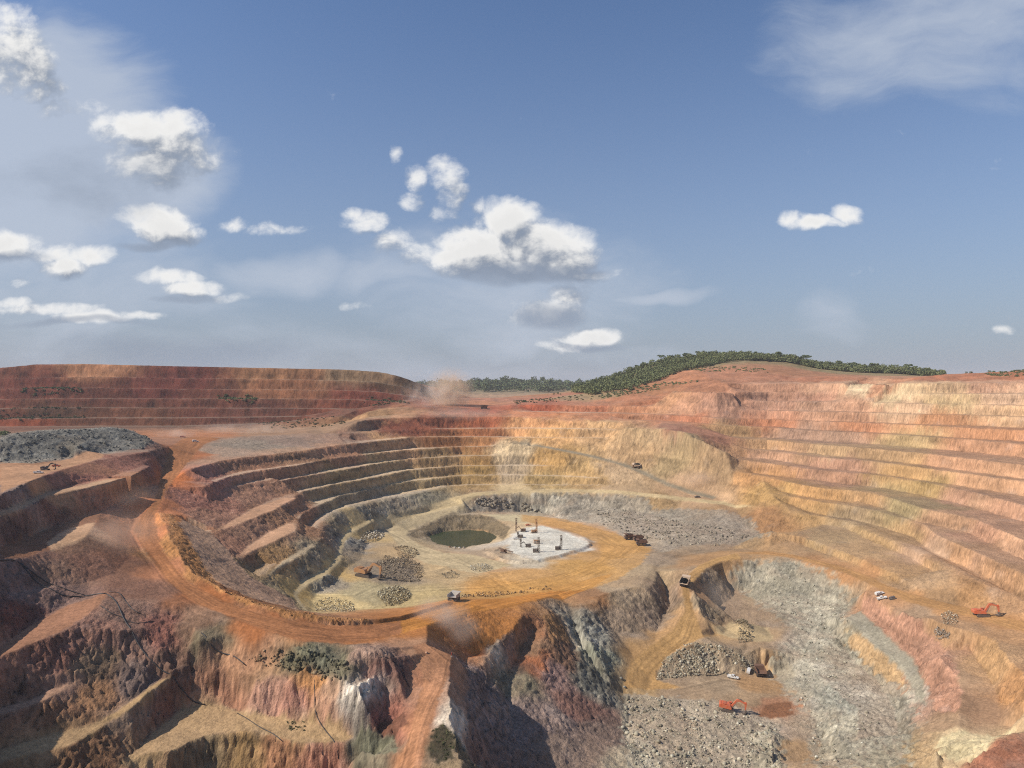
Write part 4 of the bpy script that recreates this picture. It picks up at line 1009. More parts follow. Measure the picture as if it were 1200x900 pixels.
def seat(o, px, py, rz=0.0, sc=1.0, tilt=True, span=2.5):
    """stand a thing on the ground at a bearing, leaning with the slope"""
    p = pick(HG, px, py)
    x, y = float(p[0]), float(p[1])
    z = ground_at(x, y)
    R = Matrix.Rotation(rz, 4, 'Z')
    if tilt:
        e = span * sc
        zx0, zx1, zy0, zy1 = ground_at(x - e, y), ground_at(x + e, y), ground_at(x, y - e), ground_at(x, y + e)
        z = (zx0 + zx1 + zy0 + zy1) / 4 * .6 + z * .4
        n = Vector(((zx0 - zx1) / (2 * e), (zy0 - zy1) / (2 * e), 1))
        if n.xy.length > .35: n.xy = n.xy * (.35 / n.xy.length)
        R = Vector((0, 0, 1)).rotation_difference(n.normalized()).to_matrix().to_4x4() @ R
    o.matrix_world = Matrix.Translation((x, y, z)) @ R @ Matrix.Diagonal((sc, sc, sc, 1))
    return o

# ------------------------------------------------------------------ machines
def make_excavator(label, mat, slew=0.0, group='tracked excavators working in the pit'):
    e = empty('excavator')
    tag(e, label, 'excavator', group)
    for s in (-1, 1):
        h = []
        for k in range(9):
            a = math.pi * (.5 + k / 8); h.append((-2.55 + .66 * math.cos(a), .68 + .66 * math.sin(a)))
        for k in range(9):
            a = math.pi * (-.5 + k / 8); h.append((2.55 + .66 * math.cos(a), .68 + .66 * math.sin(a)))
        t = MB().prism(h, s * 2.0 - .42, s * 2.0 + .42, .03)
        for k in range(22): t.box((-2.6 + k * .248, s * 2.0, 1.36), (.1, .84, .06), .01)
        t.build('track', STEEL, e)
    u = MB().box((0, 0, .85), (2.6, 3.4, .7)); u.tube((0, 0, 1.1), (0, 0, 1.6), 1.25, n=20); u.build('undercarriage', STEEL, e)
    S = Matrix.Rotation(slew, 4, 'Z')
    def top(mb, name, m, par=e):
        if par is e: bmesh.ops.transform(mb.bm, matrix=S, verts=mb.bm.verts)
        else: bmesh.ops.transform(mb.bm, matrix=S, verts=mb.bm.verts)
        return mb.build(name, m, par)
    b = MB().prism([(-2.9, 1.65), (1.9, 1.65), (1.9, 2.5), (1.2, 3.35), (-2.9, 3.45)], -2.15, 2.15, .08)
    body = top(b, 'body', mat)
    c = MB().prism([(-4.0, 1.9), (-3.7, 1.6), (-2.92, 1.6), (-2.92, 3.5), (-3.7, 3.5), (-4.0, 3.1)], -2.1, 2.1, .15)
    top(c, 'counterweight', mat)
    k = MB().box((-1.8, -.7, 3.62), (1.7, 2.2, .34), .06); k.box((-1.8, 1.1, 3.6), (1.6, .9, .3), .06)
    for i in range(5): k.box((-2.4 + i * .3, -.7, 3.81), (.1, 1.9, .05), .01)
    k.tube((-.7, -1.5, 3.4), (-.7, -1.5, 4.3), .12)
    top(k, 'engine_cover', mat)
    cab = top(MB().prism([(.35, 2.0), (2.15, 2.0), (2.3, 2.9), (1.95, 3.95), (.35, 3.95)], 1.05, 2.25, .07), 'cab', mat)
    w = MB().box((2.16, 1.65, 3.25), (.1, .95, .9), .02, Matrix.Rotation(-.12, 3, 'Y')); w.box((1.2, 2.26, 3.3), (1.2, .05, .8), .01); w.box((1.2, 1.04, 3.35), (1.2, .05, .7), .01)
    top(w, 'window', GLASS, cab)
    r = MB()
    for x in (-2.8, -1.6, -.4, .8): r.tube((x, -2.1, 3.4), (x, -2.1, 4.25), .04, n=6)
    r.tube((-2.8, -2.1, 4.25), (.8, -2.1, 4.25), .04, n=6); r.tube((-2.8, -2.1, 3.85), (.8, -2.1, 3.85), .03, n=6)
    top(r, 'handrail', mat)
    bm_ = MB().prism([(1.5, 2.1), (2.3, 2.2), (4.2, 5.5), (5.2, 5.95), (8.1, 5.05), (8.25, 5.55), (5.0, 6.95), (3.7, 6.5), (1.6, 3.1)], -.42, .42, .06)
    top(bm_, 'boom', mat)
    a = MB().prism([(7.3, 5.9), (8.3, 6.2), (8.75, 5.5), (8.45, 2.2), (8.05, 2.2), (7.55, 5.1)], -.32, .32, .05)
    top(a, 'arm', mat)
    bk = MB().prism([(8.6, 2.4), (8.9, 1.8), (8.75, .75), (8.0, .35), (7.1, .55), (6.9, .95), (7.5, .9), (8.1, 1.2), (8.05, 2.3)], -.95, .95, .04)
    for y in (-.75, -.38, 0, .38, .75): bk.box((6.75, y, .72), (.5, .14, .14), .02)
    top(bk, 'bucket', STEEL)
    for s in (-1, 1):
        cy = MB().tube((2.3, s * .75, 2.3), (3.4, s * .7, 4.3), .2); cy.tube((3.4, s * .7, 4.3), (4.1, s * .6, 5.6), .1)
        top(cy, 'boom_cylinder', STEEL)
    ac = MB().tube((4.4, 0, 7.0), (6.2, 0, 6.9), .19); ac.tube((6.2, 0, 6.9), (7.5, 0, 6.15), .1)
    top(ac, 'arm_cylinder', STEEL)
    return e

def make_truck(label, mat, bedmat=None, loaded=False, group='haul trucks about the pit'):
    e = empty('haul_truck'); tag(e, label, 'haul truck', group)
    bedmat = bedmat or mat
    MB().box((-.2, 0, 1.55), (8.2, 1.6, .6)).box((3.6, 0, 1.4), (1.0, 4.4, .9)).tube((-2.6, -2.2, 1.3), (-2.6, 2.2, 1.3), .4).build('chassis', STEEL, e)
    for (x, ys) in ((2.7, (-2.15, 2.15)), (-2.6, (-2.3, -1.35, 1.35, 2.3))):
        for y in ys:
            wh = MB().wheel((x, y, 1.3), 1.3, .85).build('wheel', RUBBER, e)
            MB().tube((x, y - .3, 1.3), (x, y + .3, 1.3), .74, n=14).tube((x, y - .42, 1.3), (x, y + .42, 1.3), .3, n=10).build('hub', mat, wh)
    g = MB().box((4.15, 0, 2.05), (.3, 2.6, 1.3), .06)
    for i in range(6): g.box((4.32, 0, 1.6 + i * .18), (.06, 2.2, .06), .01)
    g.build('grille', mat, e)
    MB().box((2.9, 0, 2.85), (2.5, 4.9, .18), .04).box((2.9, -1.5, 2.4), (2.2, 1.4, .8)).build('deck', mat, e)
    cab = MB().prism([(1.9, 2.95), (3.6, 2.95), (3.75, 3.6), (3.4, 4.45), (1.9, 4.45)], .7, 2.2, .07).build('cab', mat, e)
    MB().box((3.64, 1.45, 3.85), (.08, 1.2, .7), .02, Matrix.Rotation(-.35, 3, 'Y')).box((2.7, 2.21, 3.8), (1.2, .05, .7), .01).box((2.7, .69, 3.8), (1.2, .05, .7), .01).build('window', GLASS, cab)
    bed = MB()
    for y0, y1 in ((-2.75, -2.6), (2.6, 2.75)):
        bed.prism([(-4.9, 2.9), (1.5, 2.35), (1.75, 4.75), (1.0, 4.75), (-4.9, 4.2)], y0, y1, .03)
    bed.prism([(-5.1, 2.85), (-4.9, 2.6), (1.5, 2.1), (1.6, 2.4)], -2.6, 2.6, .03)
    bed.prism([(1.45, 2.3), (1.65, 2.3), (1.95, 4.7), (4.3, 4.85), (4.3, 5.02), (1.75, 4.95)], -2.75, 2.75, .03)
    for x in (-3.6, -2.4, -1.2, 0, 1.0):
        for s in (-1, 1): bed.box((x, s * 2.82, 3.5), (.16, .14, 1.5), .02)
    bd = bed.build('dump_bed', bedmat, e)
    if loaded:
        r = random.Random(4)
        m = bmesh.new(); bmesh.ops.create_icosphere(m, subdivisions=3, radius=1)
        for v in m.verts:
            v.co = Vector((v.co.x * 2.9 - 1.5, v.co.y * 2.35, max(-.2, v.co.z) * 1.5 + 3.5 + r.uniform(-.12, .12)))
        x = MB(); x.bm.free(); x.bm = m; x.build('ore_load', ROCKM, bd)
    l = MB()
    for s in (-.35, .35): l.tube((4.35, -1.2 + s, .6), (4.1, -1.2 + s, 3.0), .04, n=6)
    for i in range(7): l.tube((4.33 - i * .035, -1.55, .7 + i * .33), (4.33 - i * .035, -.85, .7 + i * .33), .03, n=6)
    for y in (-2.4, -1.2, 0, 1.2, 2.4): l.tube((4.1, y, 2.9), (4.1, y, 3.6), .03, n=6)
    l.tube((4.1, -2.4, 3.6), (4.1, 2.4, 3.6), .03, n=6)
    l.build('ladder', GREY, e)
    for y in (-1.7, 1.7): MB().tube((4.2, y, 2.0), (4.36, y, 2.0), .17).build('headlight', WHITE, e)
    return e

def make_pickup(label, mat, group='light vehicles in the mine', canopy=False):
    e = empty('pickup_truck'); tag(e, label, 'pickup truck', group)
    MB().prism([(-2.6, .5), (2.6, .5), (2.65, .95), (1.2, 1.1), (-2.6, 1.1)], -.9, .9, .06).build('body', mat, e)
    cab = MB().prism([(-.75, 1.1), (1.25, 1.1), (.55, 1.78), (-.6, 1.82)], -.84, .84, .06).build('cab', mat, e)
    MB().prism([(.62, 1.2), (1.2, 1.15), (.6, 1.74), (.5, 1.74)], -.7, .7, .01).box((-.05, .84, 1.45), (1.0, .04, .42), .01).box((-.05, -.84, 1.45), (1.0, .04, .42), .01).box((-.7, 0, 1.45), (.06, 1.3, .4), .01).build('window', GLASS, cab)
    bed = MB()
    for s in (-1, 1): bed.box((-1.7, s * .86, 1.2), (1.8, .08, .35), .02)
    bed.box((-2.58, 0, 1.2), (.08, 1.7, .35), .02); bed.box((-.85, 0, 1.2), (.06, 1.7, .35), .02)
    if canopy:
        bed.prism([(-2.55, 1.35), (-.8, 1.35), (-.85, 1.95), (-2.45, 1.95)], -.84, .84, .05)
    bed.build('cargo_bed', mat, e)
    for x in (-1.65, 1.65):
        for y in (-.82, .82):
            w = MB().wheel((x, y, .4), .4, .26, 16).build('wheel', RUBBER, e)
            MB().tube((x, y - .14, .4), (x, y + .14, .4), .2, n=10).build('hub', GREY, w)
    for y in (-.65, .65): MB().box((2.62, y, .85), (.08, .32, .16), .02).build('headlight', GREY, e)
    MB().box((2.66, 0, .58), (.1, 1.7, .2), .03).build('bumper', DARKB, e)
    return e

def lattice(mb, a, b, w):
    a = Vector(a); b = Vector(b); d = (b - a).normalized()
    u = d.orthogonal().normalized(); v = d.cross(u)
    n = max(3, int((b - a).length / (w * 1.6)))
    cs = [u * w / 2 + v * w / 2, u * w / 2 - v * w / 2, -u * w / 2 - v * w / 2, -u * w / 2 + v * w / 2]
    for c in cs: mb.tube(a + c, b + c, w * .13, n=5)
    for k in range(n):
        p, q = a.lerp(b, k / n), a.lerp(b, (k + 1) / n)
        for i in range(4): mb.tube(p + cs[i], q + cs[(i + 1) % 4], w * .07, n=4)
    return mb

def make_rig(label, mat, style, mast=12.0, group='drill rigs on the white pad'):
    e = empty('drill_rig'); tag(e, label, 'drill rig', group)
    for s in (-1, 1):
        h = [(-1.9 + .45 * math.cos(math.pi * (.5 + k / 6)), .47 + .45 * math.sin(math.pi * (.5 + k / 6))) for k in range(7)]
        h += [(1.9 + .45 * math.cos(math.pi * (-.5 + k / 6)), .47 + .45 * math.sin(math.pi * (-.5 + k / 6))) for k in range(7)]
        MB().prism(h, s * 1.25 - .27, s * 1.25 + .27, .03).build('track', STEEL, e)
    MB().box((0, 0, .95), (3.2, 2.0, .3)).box((-.9, 0, 1.9), (2.9, 2.2, 1.6), .1).tube((-1.6, .6, 2.6), (-1.6, .6, 3.4), .1).build('body', mat, e)
    cab = MB().prism([(.7, 1.1), (1.8, 1.1), (1.95, 1.9), (1.7, 2.9), (.7, 2.9)], .1, 1.15, .06).build('cab', mat, e)
    MB().box((1.83, .62, 2.2), (.08, .85, .8), .02).box((1.25, 1.16, 2.25), (.85, .04, .7), .01).build('window', GLASS, cab)
    if style == 'boom':
        fx = 6.2
        MB().prism([(1.2, 1.3), (1.7, 1.3), (3.4, 4.2), (6.0, 3.1), (6.1, 3.6), (3.4, 4.9)], -.75, -.35, .04).build('boom', mat, e)
        MB().tube((1.6, -.55, 1.2), (3.0, -.55, 3.6), .12).build('boom_cylinder', STEEL, e)
        lattice(MB(), (fx, -.55, .4), (fx - .3, -.55, mast), 1.0).build('mast', mat, e)
        MB().tube((fx + .25, -.55, .1), (fx - .05, -.55, mast - 1), .1, n=8).box((fx, -.55, .3), (.9, .9, .3)).build('drill_rod', STEEL, e)
        MB().box((fx - .15, -.55, mast * .62), (.9, .8, 1.2), .05).build('rotary_head', STEEL, e)
    elif style == 'upright':
        fx = 2.4
        lattice(MB(), (fx, 0, .3), (fx, 0, mast), 1.1).box((fx - .5, 0, 2.2), (.4, .7, .9)).build('mast', mat, e)
        MB().tube((fx + .1, 0, .05), (fx + .1, 0, mast - .8), .11, n=8).build('drill_rod', STEEL, e)
        MB().box((fx + .1, 0, mast * .7), (1.0, .9, 1.2), .05).build('rotary_head', STEEL, e)
        MB().tube((.4, .5, 2.6), (fx - .3, .3, 4.6), .12).build('mast_cylinder', STEEL, e)
    else:
        lattice(MB(), (-4.5, 0, 3.3), (8.2, 0, 1.6), .75).build('mast', mat, e)
        MB().tube((-4.0, 0, 3.4), (8.0, 0, 1.8), .1, n=8).build('drill_rod', STEEL, e)
        MB().box((2.2, 0, 1.6), (.5, .8, 1.5)).build('mast_rest', mat, e)
    return e

# ------------------------------------------------------------------ loose rock
def rock_material(name='broken rock', tint=(1, 1, 1)):
    m = bpy.data.materials.new(name); m.use_nodes = True
    t = m.node_tree; b = t.nodes['Principled BSDF']; b.inputs['Roughness'].default_value = .95; b.inputs['Specular IOR Level'].default_value = .15
    at = nd(t, 'ShaderNodeAttribute', attribute_name='earth')
    g = nd(t, 'ShaderNodeNewGeometry')
    n = nd(t, 'ShaderNodeTexNoise'); n.inputs['Scale'].default_value = 1.6; n.inputs['Detail'].default_value = 5
    t.links.new(g.outputs['Position'], n.inputs['Vector'])
    r = nd(t, 'ShaderNodeMapRange'); r.inputs['From Min'].default_value = .3; r.inputs['From Max'].default_value = .7; r.inputs['To Min'].default_value = .7; r.inputs['To Max'].default_value = 1.3
    t.links.new(n.outputs['Fac'], r.inputs['Value'])
    mx = nd(t, 'ShaderNodeVectorMath', operation='SCALE'); t.links.new(at.outputs['Color'], mx.inputs[0]); t.links.new(r.outputs[0], mx.inputs['Scale'])
    t.links.new(mx.outputs[0], b.inputs['Base Color'])
    return m
ROCKM = rock_material()

def _rock_shapes():
    out = []
    for k in range(8):
        bm = bmesh.new(); bmesh.ops.create_icosphere(bm, subdivisions=1, radius=1)
        r = random.Random(k)
        st = Vector((r.uniform(.8, 1.3), r.uniform(.7, 1.1), r.uniform(.5, .85)))
        for v in bm.verts:
            s = r.uniform(.72, 1.18); v.co = Vector((v.co.x * st.x * s, v.co.y * st.y * s, v.co.z * st.z * s))
        V = np.array([v.co[:] for v in bm.verts], np.float32); Fc = np.array([[v.index for v in f.verts] for f in bm.faces], np.int32)
        out.append((V, Fc)); bm.free()
    return out
SHAPES = _rock_shapes()

def rocks(name, P, S, cols, label, sink=.3, kind='stuff', cat=None):
    """many stones in one mesh: P base points, S half sizes"""
    r = np.random.default_rng(len(P))
    vs, fs, cs = [], [], []
    o = 0
    for k in range(len(P)):
        V, Fc = SHAPES[int(r.integers(8))]
        a, b = r.uniform(0, 6.28, 2); ca, sa = math.cos(a), math.sin(a); cb, sb = math.cos(b * .2), math.sin(b * .2)
        Rm = np.array([[ca, -sa, 0], [sa, ca, 0], [0, 0, 1]]) @ np.array([[cb, 0, sb], [0, 1, 0], [-sb, 0, cb]])
        vs.append(V @ Rm.T.astype(np.float32) * S[k] + P[k] + np.array([0, 0, S[k] * sink], np.float32))
        fs.append(Fc + o); o += len(V)
        cs.append(np.repeat(cols[k][None], len(V), 0))
    V = np.concatenate(vs).astype(np.float32); Fq = np.concatenate(fs); Cc = np.concatenate(cs).astype(np.float32)
    me = bpy.data.meshes.new(name)
    me.vertices.add(len(V)); me.vertices.foreach_set('co', V.ravel())
    me.loops.add(Fq.size); me.loops.foreach_set('vertex_index', Fq.ravel())
    me.polygons.add(len(Fq)); me.polygons.foreach_set('loop_start', np.arange(0, Fq.size, 3, dtype=np.int32))
    a = me.attributes.new('earth', 'FLOAT_COLOR', 'POINT')
    a.data.foreach_set('color', np.concatenate([Cc, np.ones((len(Cc), 1), np.float32)], 1).ravel())
    me.update(); me.materials.append(ROCKM)
    ob = bpy.data.objects.new(name, me); COL.objects.link(ob)
    tag(ob, label, cat, None, kind)
    return ob

def rock_field(name, outline, n, smin, smax, hexes, label, heap=0.0, sink=.3, power=2.0):
    """stones strewn over an outlined patch of ground"""
    A = np.array([pick(HG, a, b)[:2] for a, b in parse(outline)])
    r = np.random.default_rng(n + 17)
    lo, hi = A.min(0), A.max(0)
    Q = r.uniform(lo, hi, (n * 6, 2)); Q = Q[inside([tuple(p) for p in A], Q[:, 0], Q[:, 1])][:n]
    if not heap:
        pn = perlin2(Q[:, 0] / 9.0, Q[:, 1] / 9.0) + .7 * perlin2(Q[:, 0] / 3.5, Q[:, 1] / 3.5)
        Q = Q[r.uniform(-.35, .35, len(Q)) < pn + .1]
    z = look(HG, Q[:, 0], Q[:, 1]) + EYE
    c0 = A.mean(0); ext = np.abs(A - c0).max(0) + .1
    if heap:
        d = np.hypot((Q[:, 0] - c0[0]) / ext[0], (Q[:, 1] - c0[1]) / ext[1])
        z = z + heap * np.clip(1 - d, 0, 1) * r.uniform(.75, 1.05, len(Q))
    S = smin * (1 - r.uniform(0, .995, len(Q))) ** (-1 / power); S = np.minimum(S, smax)
    pal = np.array([hexlin(h) * ALB * TINT for h in hexes], np.float32)
    loc = np.stack([look(GCOL[..., k], Q[:, 0], Q[:, 1]) for k in range(3)], 1)
    cols = (.6 * pal[r.integers(0, len(pal), len(Q))] + .4 * loc) * r.uniform(.6, 1.4, (len(Q), 1))
    return rocks(name, np.stack([Q[:, 0], Q[:, 1], z], 1).astype(np.float32), S, cols, label, sink)

GREYS = ['a9a595', 'b9b6a8', '8f8c7e', 'c9c6ba', '7c796d']
DARKG = ['7c7a78', '8c8a86', '64625f', '9a9894', '807c74']
BROWNG = ['7a6c5c', '8c8070', '655a4e', 'a09686', '5c5048']
rock_field('rubble', "0,512 22,507 60,504 130,500.6 158,505 178,518 166,526 130,530 85,535 40,543 0,542", 5200, .35, 1.5, DARKG, 'dark grey broken rock covering the mound on the left plateau', sink=.1)
rock_field('rubble', "735,815 780,819 830,824 880,836 912,852 918,905 745,905 728,850", 9000, .13, 1.2, GREYS, 'pale grey blasted rubble on the floor of the lower pit')
rock_field('rubble', "768,797 776,775 800,757 822,754 848,757 880,776 886,786 850,790 800,793", 2600, .22, .9, GREYS, 'grey broken rock on the mound in the lower pit', sink=.2)
rock_field('rubble', "440,660 452,650 470,655 490,662 497,672 492,682 470,683 448,678", 2600, .16, .9, BROWNG, 'brown grey rock pile in front of the ochre excavator', heap=6)
rock_field('rubble', "440,697 450,690 462,687 478,692 482,700 470,709 452,710", 1600, .16, .9, BROWNG + GREYS, 'rock pile near the front edge of the pit floor', heap=3.5)
rock_field('rubble', "368,708 380,702 400,703 414,709 416,717 370,717", 900, .16, .7, GREYS, 'low pale rock pile in the front corner of the pit floor', heap=3)
rock_field('rubble', "419,634 426,626 442,622 452,626 446,632 430,637", 500, .25, 1.2, ['9a9c9e', 'b4b6b8', '7c7e80', 'd0d2d4'], 'bluish grey rock pile under the bench road', heap=4)
rock_field('rubble', "460,640 470,640 484,644 492,650 480,656 466,652", 700, .16, .9, BROWNG, 'brown rock pile behind the excavator', heap=4)
rock_field('rubble', "550,664 560,660 576,662 578,668 562,671 552,669", 400, .15, .6, ['b8b8b4', 'd0d0cc', '8c8c88'], 'small heap of pale stones in the middle of the pit floor', heap=1.6)
rock_field('rubble', "516,672 528,668 540,672 536,678 522,678", 260, .15, .6, ['a8a498', '8c887c'], 'small heap of stones left of the middle of the pit floor', heap=1.2)
rock_field('rubble', "540,697 560,694.5 600,692.5 640,687.5 648,687.5 646,691 600,697 560,699.5 540,701", 500, .25, .7, BROWNG, 'row of rocks along the edge of the orange road', heap=0, sink=.6)
rock_field('rubble', "198,604 212,620 224,642 236,664 262,690 300,704.5 342,716 392,724 430,726 430,730 392,730 342,722 300,712 258,694 226,670 210,648 198,626", 700, .2, .7, ['b8865c', 'a87648', 'c89a70', '94663f'], 'orange brown rocks heaped along the inside of the haul road', sink=.15)
rock_field('rubble', "600,589 606,584 612,586 625,594 640,600 620,600 606,596 570,594 556,590 560,584 580,583", 300, .7, 2.0, BROWNG, 'dark rock fallen below the bench road at the back of the pit')
rock_field('rubble', "290,772 330,784 360,792 400,796 408,784 396,770 370,764 345,768 320,760", 420, .3, 1.1, ['54523f', '6a6752', '484636', '807c68'], 'olive grey rubble tipped below the haul road')
rock_field('rubble', "1102,720 1112,716 1124,722 1122,732 1106,732", 320, .14, .5, GREYS, 'small grey rock heap on the shelf left of the road excavator', heap=1.2)
rock_field('rubble', "1094,740 1104,737 1114,742 1112,750 1098,749", 280, .14, .5, ['8c8e8e', '7a7c7c', 'a0a2a2'], 'blue grey rock heap on the brown shelf', heap=1.2)
rock_field('rubble', "880,660 930,664 960,690 990,720 1000,760 960,770 940,745 900,700", 600, .2, .8, GREYS, 'loose grey rock down the right wall of the lower pit')
rock_field('rubble', "930,760 980,760 1010,800 1030,850 1000,895 960,895 945,840 920,800", 600, .2, .85, GREYS + ['d4d2ca'], 'pale loose rock at the foot of the lower pit wall')
rock_field('rubble', "700,594 760,602 800,612 850,620 880,628 840,640 790,640 745,628 700,612", 1500, .35, 1.2, ['908a7c', '7c766a', 'a8a294', '6a655c'], 'grey broken rock on the wall behind the haul trucks')
rock_field('rubble', "862,732 868,729 876,731 880,752 866,754", 600, .15, .8, ['7c786e', '8c887c', '666258'], 'narrow dark heap of rock in the lower pit', heap=4)

def boulder(px, py, s, h, label, group=None):
    p = pick(HG, px, py)
    P = np.array([[p[0], p[1], ground_at(p[0], p[1])]], np.float32)
    V, Fc = SHAPES[int(px) % 8]
    o = rocks('boulder', P, np.array([s]), np.array([hexlin(h) * ALB], np.float32), label, .45, None, 'boulder')
    if group: o['group'] = group
for i, (x, y, s, h, l) in enumerate((
    (527, 641.5, 1.3, '8a6a52', 'brown boulder at the left end of the row by the pond'),
    (533, 642.6, 1.5, 'c8bca8', 'pale boulder second from the left in the row by the pond'),
    (538.5, 642.8, 1.4, 'd4ccc0', 'pale boulder third from the left in the row by the pond'),
    (543.5, 642.6, 1.4, 'b8a894', 'tan boulder at the right end of the row by the pond'))):
    boulder(x, y, s, h, l, 'boulders in a row along the pond edge')
boulder(728, 796, 1.2, '8c887c', 'grey boulder at the outer edge of the ramp bend')
boulder(732, 806, 1.0, 'a09c90', 'light grey boulder below the ramp bend')
boulder(500, 766, .8, 'c09a80', 'tan stone beside the spur track')

# ------------------------------------------------------------------ pond
def make_pond():
    bm = bmesh.new()
    c = [unproj(a, b, -140.0) for a, b in parse("498,632 504,626 522,621 548,619.5 568,621 584,627 584,634 574,640 545,645 515,643 500,638")]
    f = bm.faces.new([bm.verts.new((x, y, EYE - 139.7)) for x, y, z in c])
    bmesh.ops.recalc_face_normals(bm, faces=[f])
    if f.normal.z < 0: f.normal_flip()
    me = bpy.data.meshes.new('pond_water'); bm.to_mesh(me); bm.free()
    o = bpy.data.objects.new('pond_water', me); COL.objects.link(o)
    m = bpy.data.materials.new('green pond water'); m.use_nodes = True
    t = m.node_tree; b = t.nodes['Principled BSDF']
    n = nd(t, 'ShaderNodeTexNoise'); n.inputs['Scale'].default_value = .06; n.inputs['Detail'].default_value = 4
    g = nd(t, 'ShaderNodeNewGeometry'); t.links.new(g.outputs['Position'], n.inputs['Vector'])
    r = nd(t, 'ShaderNodeMix', data_type='RGBA'); t.links.new(n.outputs['Fac'], r.inputs['Factor'])
    r.inputs['A'].default_value = (.018, .03, .012, 1); r.inputs['B'].default_value = (.05, .06, .022, 1)
    t.links.new(r.outputs['Result'], b.inputs['Base Color']); b.inputs['Roughness'].default_value = .25; b.inputs['Specular IOR Level'].default_value = .25
    me.materials.append(m)
    tag(o, 'dark green water standing in the sump of the pit floor', None, None, 'structure')
make_pond()

# ------------------------------------------------------------------ black pipes
def pipe(txt, r, label):
    pts = []
    for a, b in parse(txt):
        p = pick(HG, a, b)
        if p is not None: pts.append(Vector((p[0], p[1], ground_at(p[0], p[1]) + r * .8)))
    # resample and let the pipe follow the ground between the survey points
    Q = []
    for a, b in zip(pts[:-1], pts[1:]):
        n = max(2, int((b - a).length / 1.6))
        for k in range(n):
            p = a.lerp(b, k / n); g = ground_at(p.x, p.y) + r * .8
            Q.append(Vector((p.x, p.y, max(g, p.z * .35 + g * .65))))
    Q.append(pts[-1])
    for _ in range(2): Q = [Q[0]] + [(Q[i - 1] + Q[i] * 2 + Q[i + 1]) / 4 for i in range(1, len(Q) - 1)] + [Q[-1]]
    bm = bmesh.new(); rings = []
    for i, q in enumerate(Q):
        d = (Q[min(i + 1, len(Q) - 1)] - Q[max(i - 1, 0)]).normalized()
        u = d.cross(Vector((0, 0, 1))).normalized(); w = u.cross(d)
        rings.append([bm.verts.new(q + (u * math.cos(k * math.pi / 4) + w * math.sin(k * math.pi / 4)) * r) for k in range(8)])
    for A, B in zip(rings[:-1], rings[1:]):
        for k in range(8): bm.faces.new((A[k], A[(k + 1) % 8], B[(k + 1) % 8], B[k]))
    bm.faces.new(rings[0]); bm.faces.new(rings[-1][::-1])
    bmesh.ops.recalc_face_normals(bm, faces=bm.faces)
    me = bpy.data.meshes.new('pipe'); bm.to_mesh(me); bm.free()
    me.polygons.foreach_set('use_smooth', np.ones(len(me.polygons), bool))
    me.materials.append(PIPE)
    o = bpy.data.objects.new('pipe', me); COL.objects.link(o)
    tag(o, label, 'pipe', 'black pipes laid over the near benches')
pipe("0,657 14,656 24,660 36,675 56,689 72,698 88,699 110,697 124,696", .22, 'thick black pipe sagging across the dark bench at the left edge')
pipe("24,660 40,673 60,685 84,693 100,698", .18, 'thin black pipe above the thick one at the left edge')
pipe("124,696 134,703 141,716 150,734 160,752 175,772 200,790 215,810 225,822 240,826", .22, 'long black pipe running down the dark benches to the cliff foot')
pipe("128,694 140,694 148,706 155,715 166,720", .15, 'short black pipe dropping from the outcrop towards the haul road')
pipe("118,710 130,720 143,722 150,729 162,732 180,728", .15, 'black pipe looping under the outcrop beside the long pipe')
pipe("236,742 246,755 262,766 276,770 288,780", .20, 'black pipe on the dark slope below the haul road bend')
pipe("368,792 369,812 369,835 380,855 392,870 397,890", .16, 'thin black pipe hanging down the pale pink cliff')
pipe("278,836 300,850 320,860 331,869", .15, 'thin black pipe lying on the dry bench below the cliff')
pipe("446,770 462,776 472,790 480,806", .16, 'thin black pipe curving over the block beside the spur track')
pipe("800,792 815,791.5 830,792 843,791.5 850,787", .14, 'thin dark pipe along the foot of the grey mound')

# ------------------------------------------------------------------ machines in their places
D = math.radians
DUSTW = paint('dusty pale enamel', (.50, .46, .40), .6, .4)
e1 = seat(make_excavator('bright orange excavator digging pale rubble in the lower pit', ORANGE, D(-8)), 852, 832, D(-10), 1.0)
e2 = copy_tree(e1); e2['label'] = 'bright orange excavator standing on the tan road of the right wall'
seat(e2, 1150, 722, D(-6), 1.0)
e3 = seat(make_excavator('huge ochre excavator with tall tracks loading at the brown rock pile', OCHRE, D(-12)), 426, 675, D(-8), 1.5)
e4 = seat(make_excavator('small charcoal excavator on the pale plateau below the grey mound', DARKB, D(20)), 53, 551, D(5), .62)

t1 = seat(make_truck('dust brown haul truck, left one of the two parked below the grey wall', RUSTY), 737, 632, D(188), 1.0)
def truck(label, px, py, rz, sc=1.0):
    t = copy_tree(t1); t['label'] = label; seat(t, px, py, rz, sc); return t
truck('dust brown haul truck, front one of the two parked below the grey wall', 751.5, 639, D(176))
truck('dust brown haul truck parked tight against the foot of the grey wall', 748, 633.5, D(184), .95)
truck('dark brown haul truck seen from behind beside the white pickups in the lower pit', 891, 791, D(84), .92)
truck('small dark haul truck on the far skyline road by the dust plume', 567, 479, D(180), 1.0)
t2 = seat(make_truck('ochre haul truck climbing the ramp out of the lower pit', OCHRE, CREAM, True), 803, 685, D(62), 1.0)
t3 = copy_tree(t2); t3['label'] = 'laden haul truck with pale load descending the sloping road of the far wall'; seat(t3, 746, 548, D(155), .95)
t4 = seat(make_truck('haul truck with a pale bed behind the berm by the dust cloud', DARKB, DUSTW), 532, 704, D(75), .95)

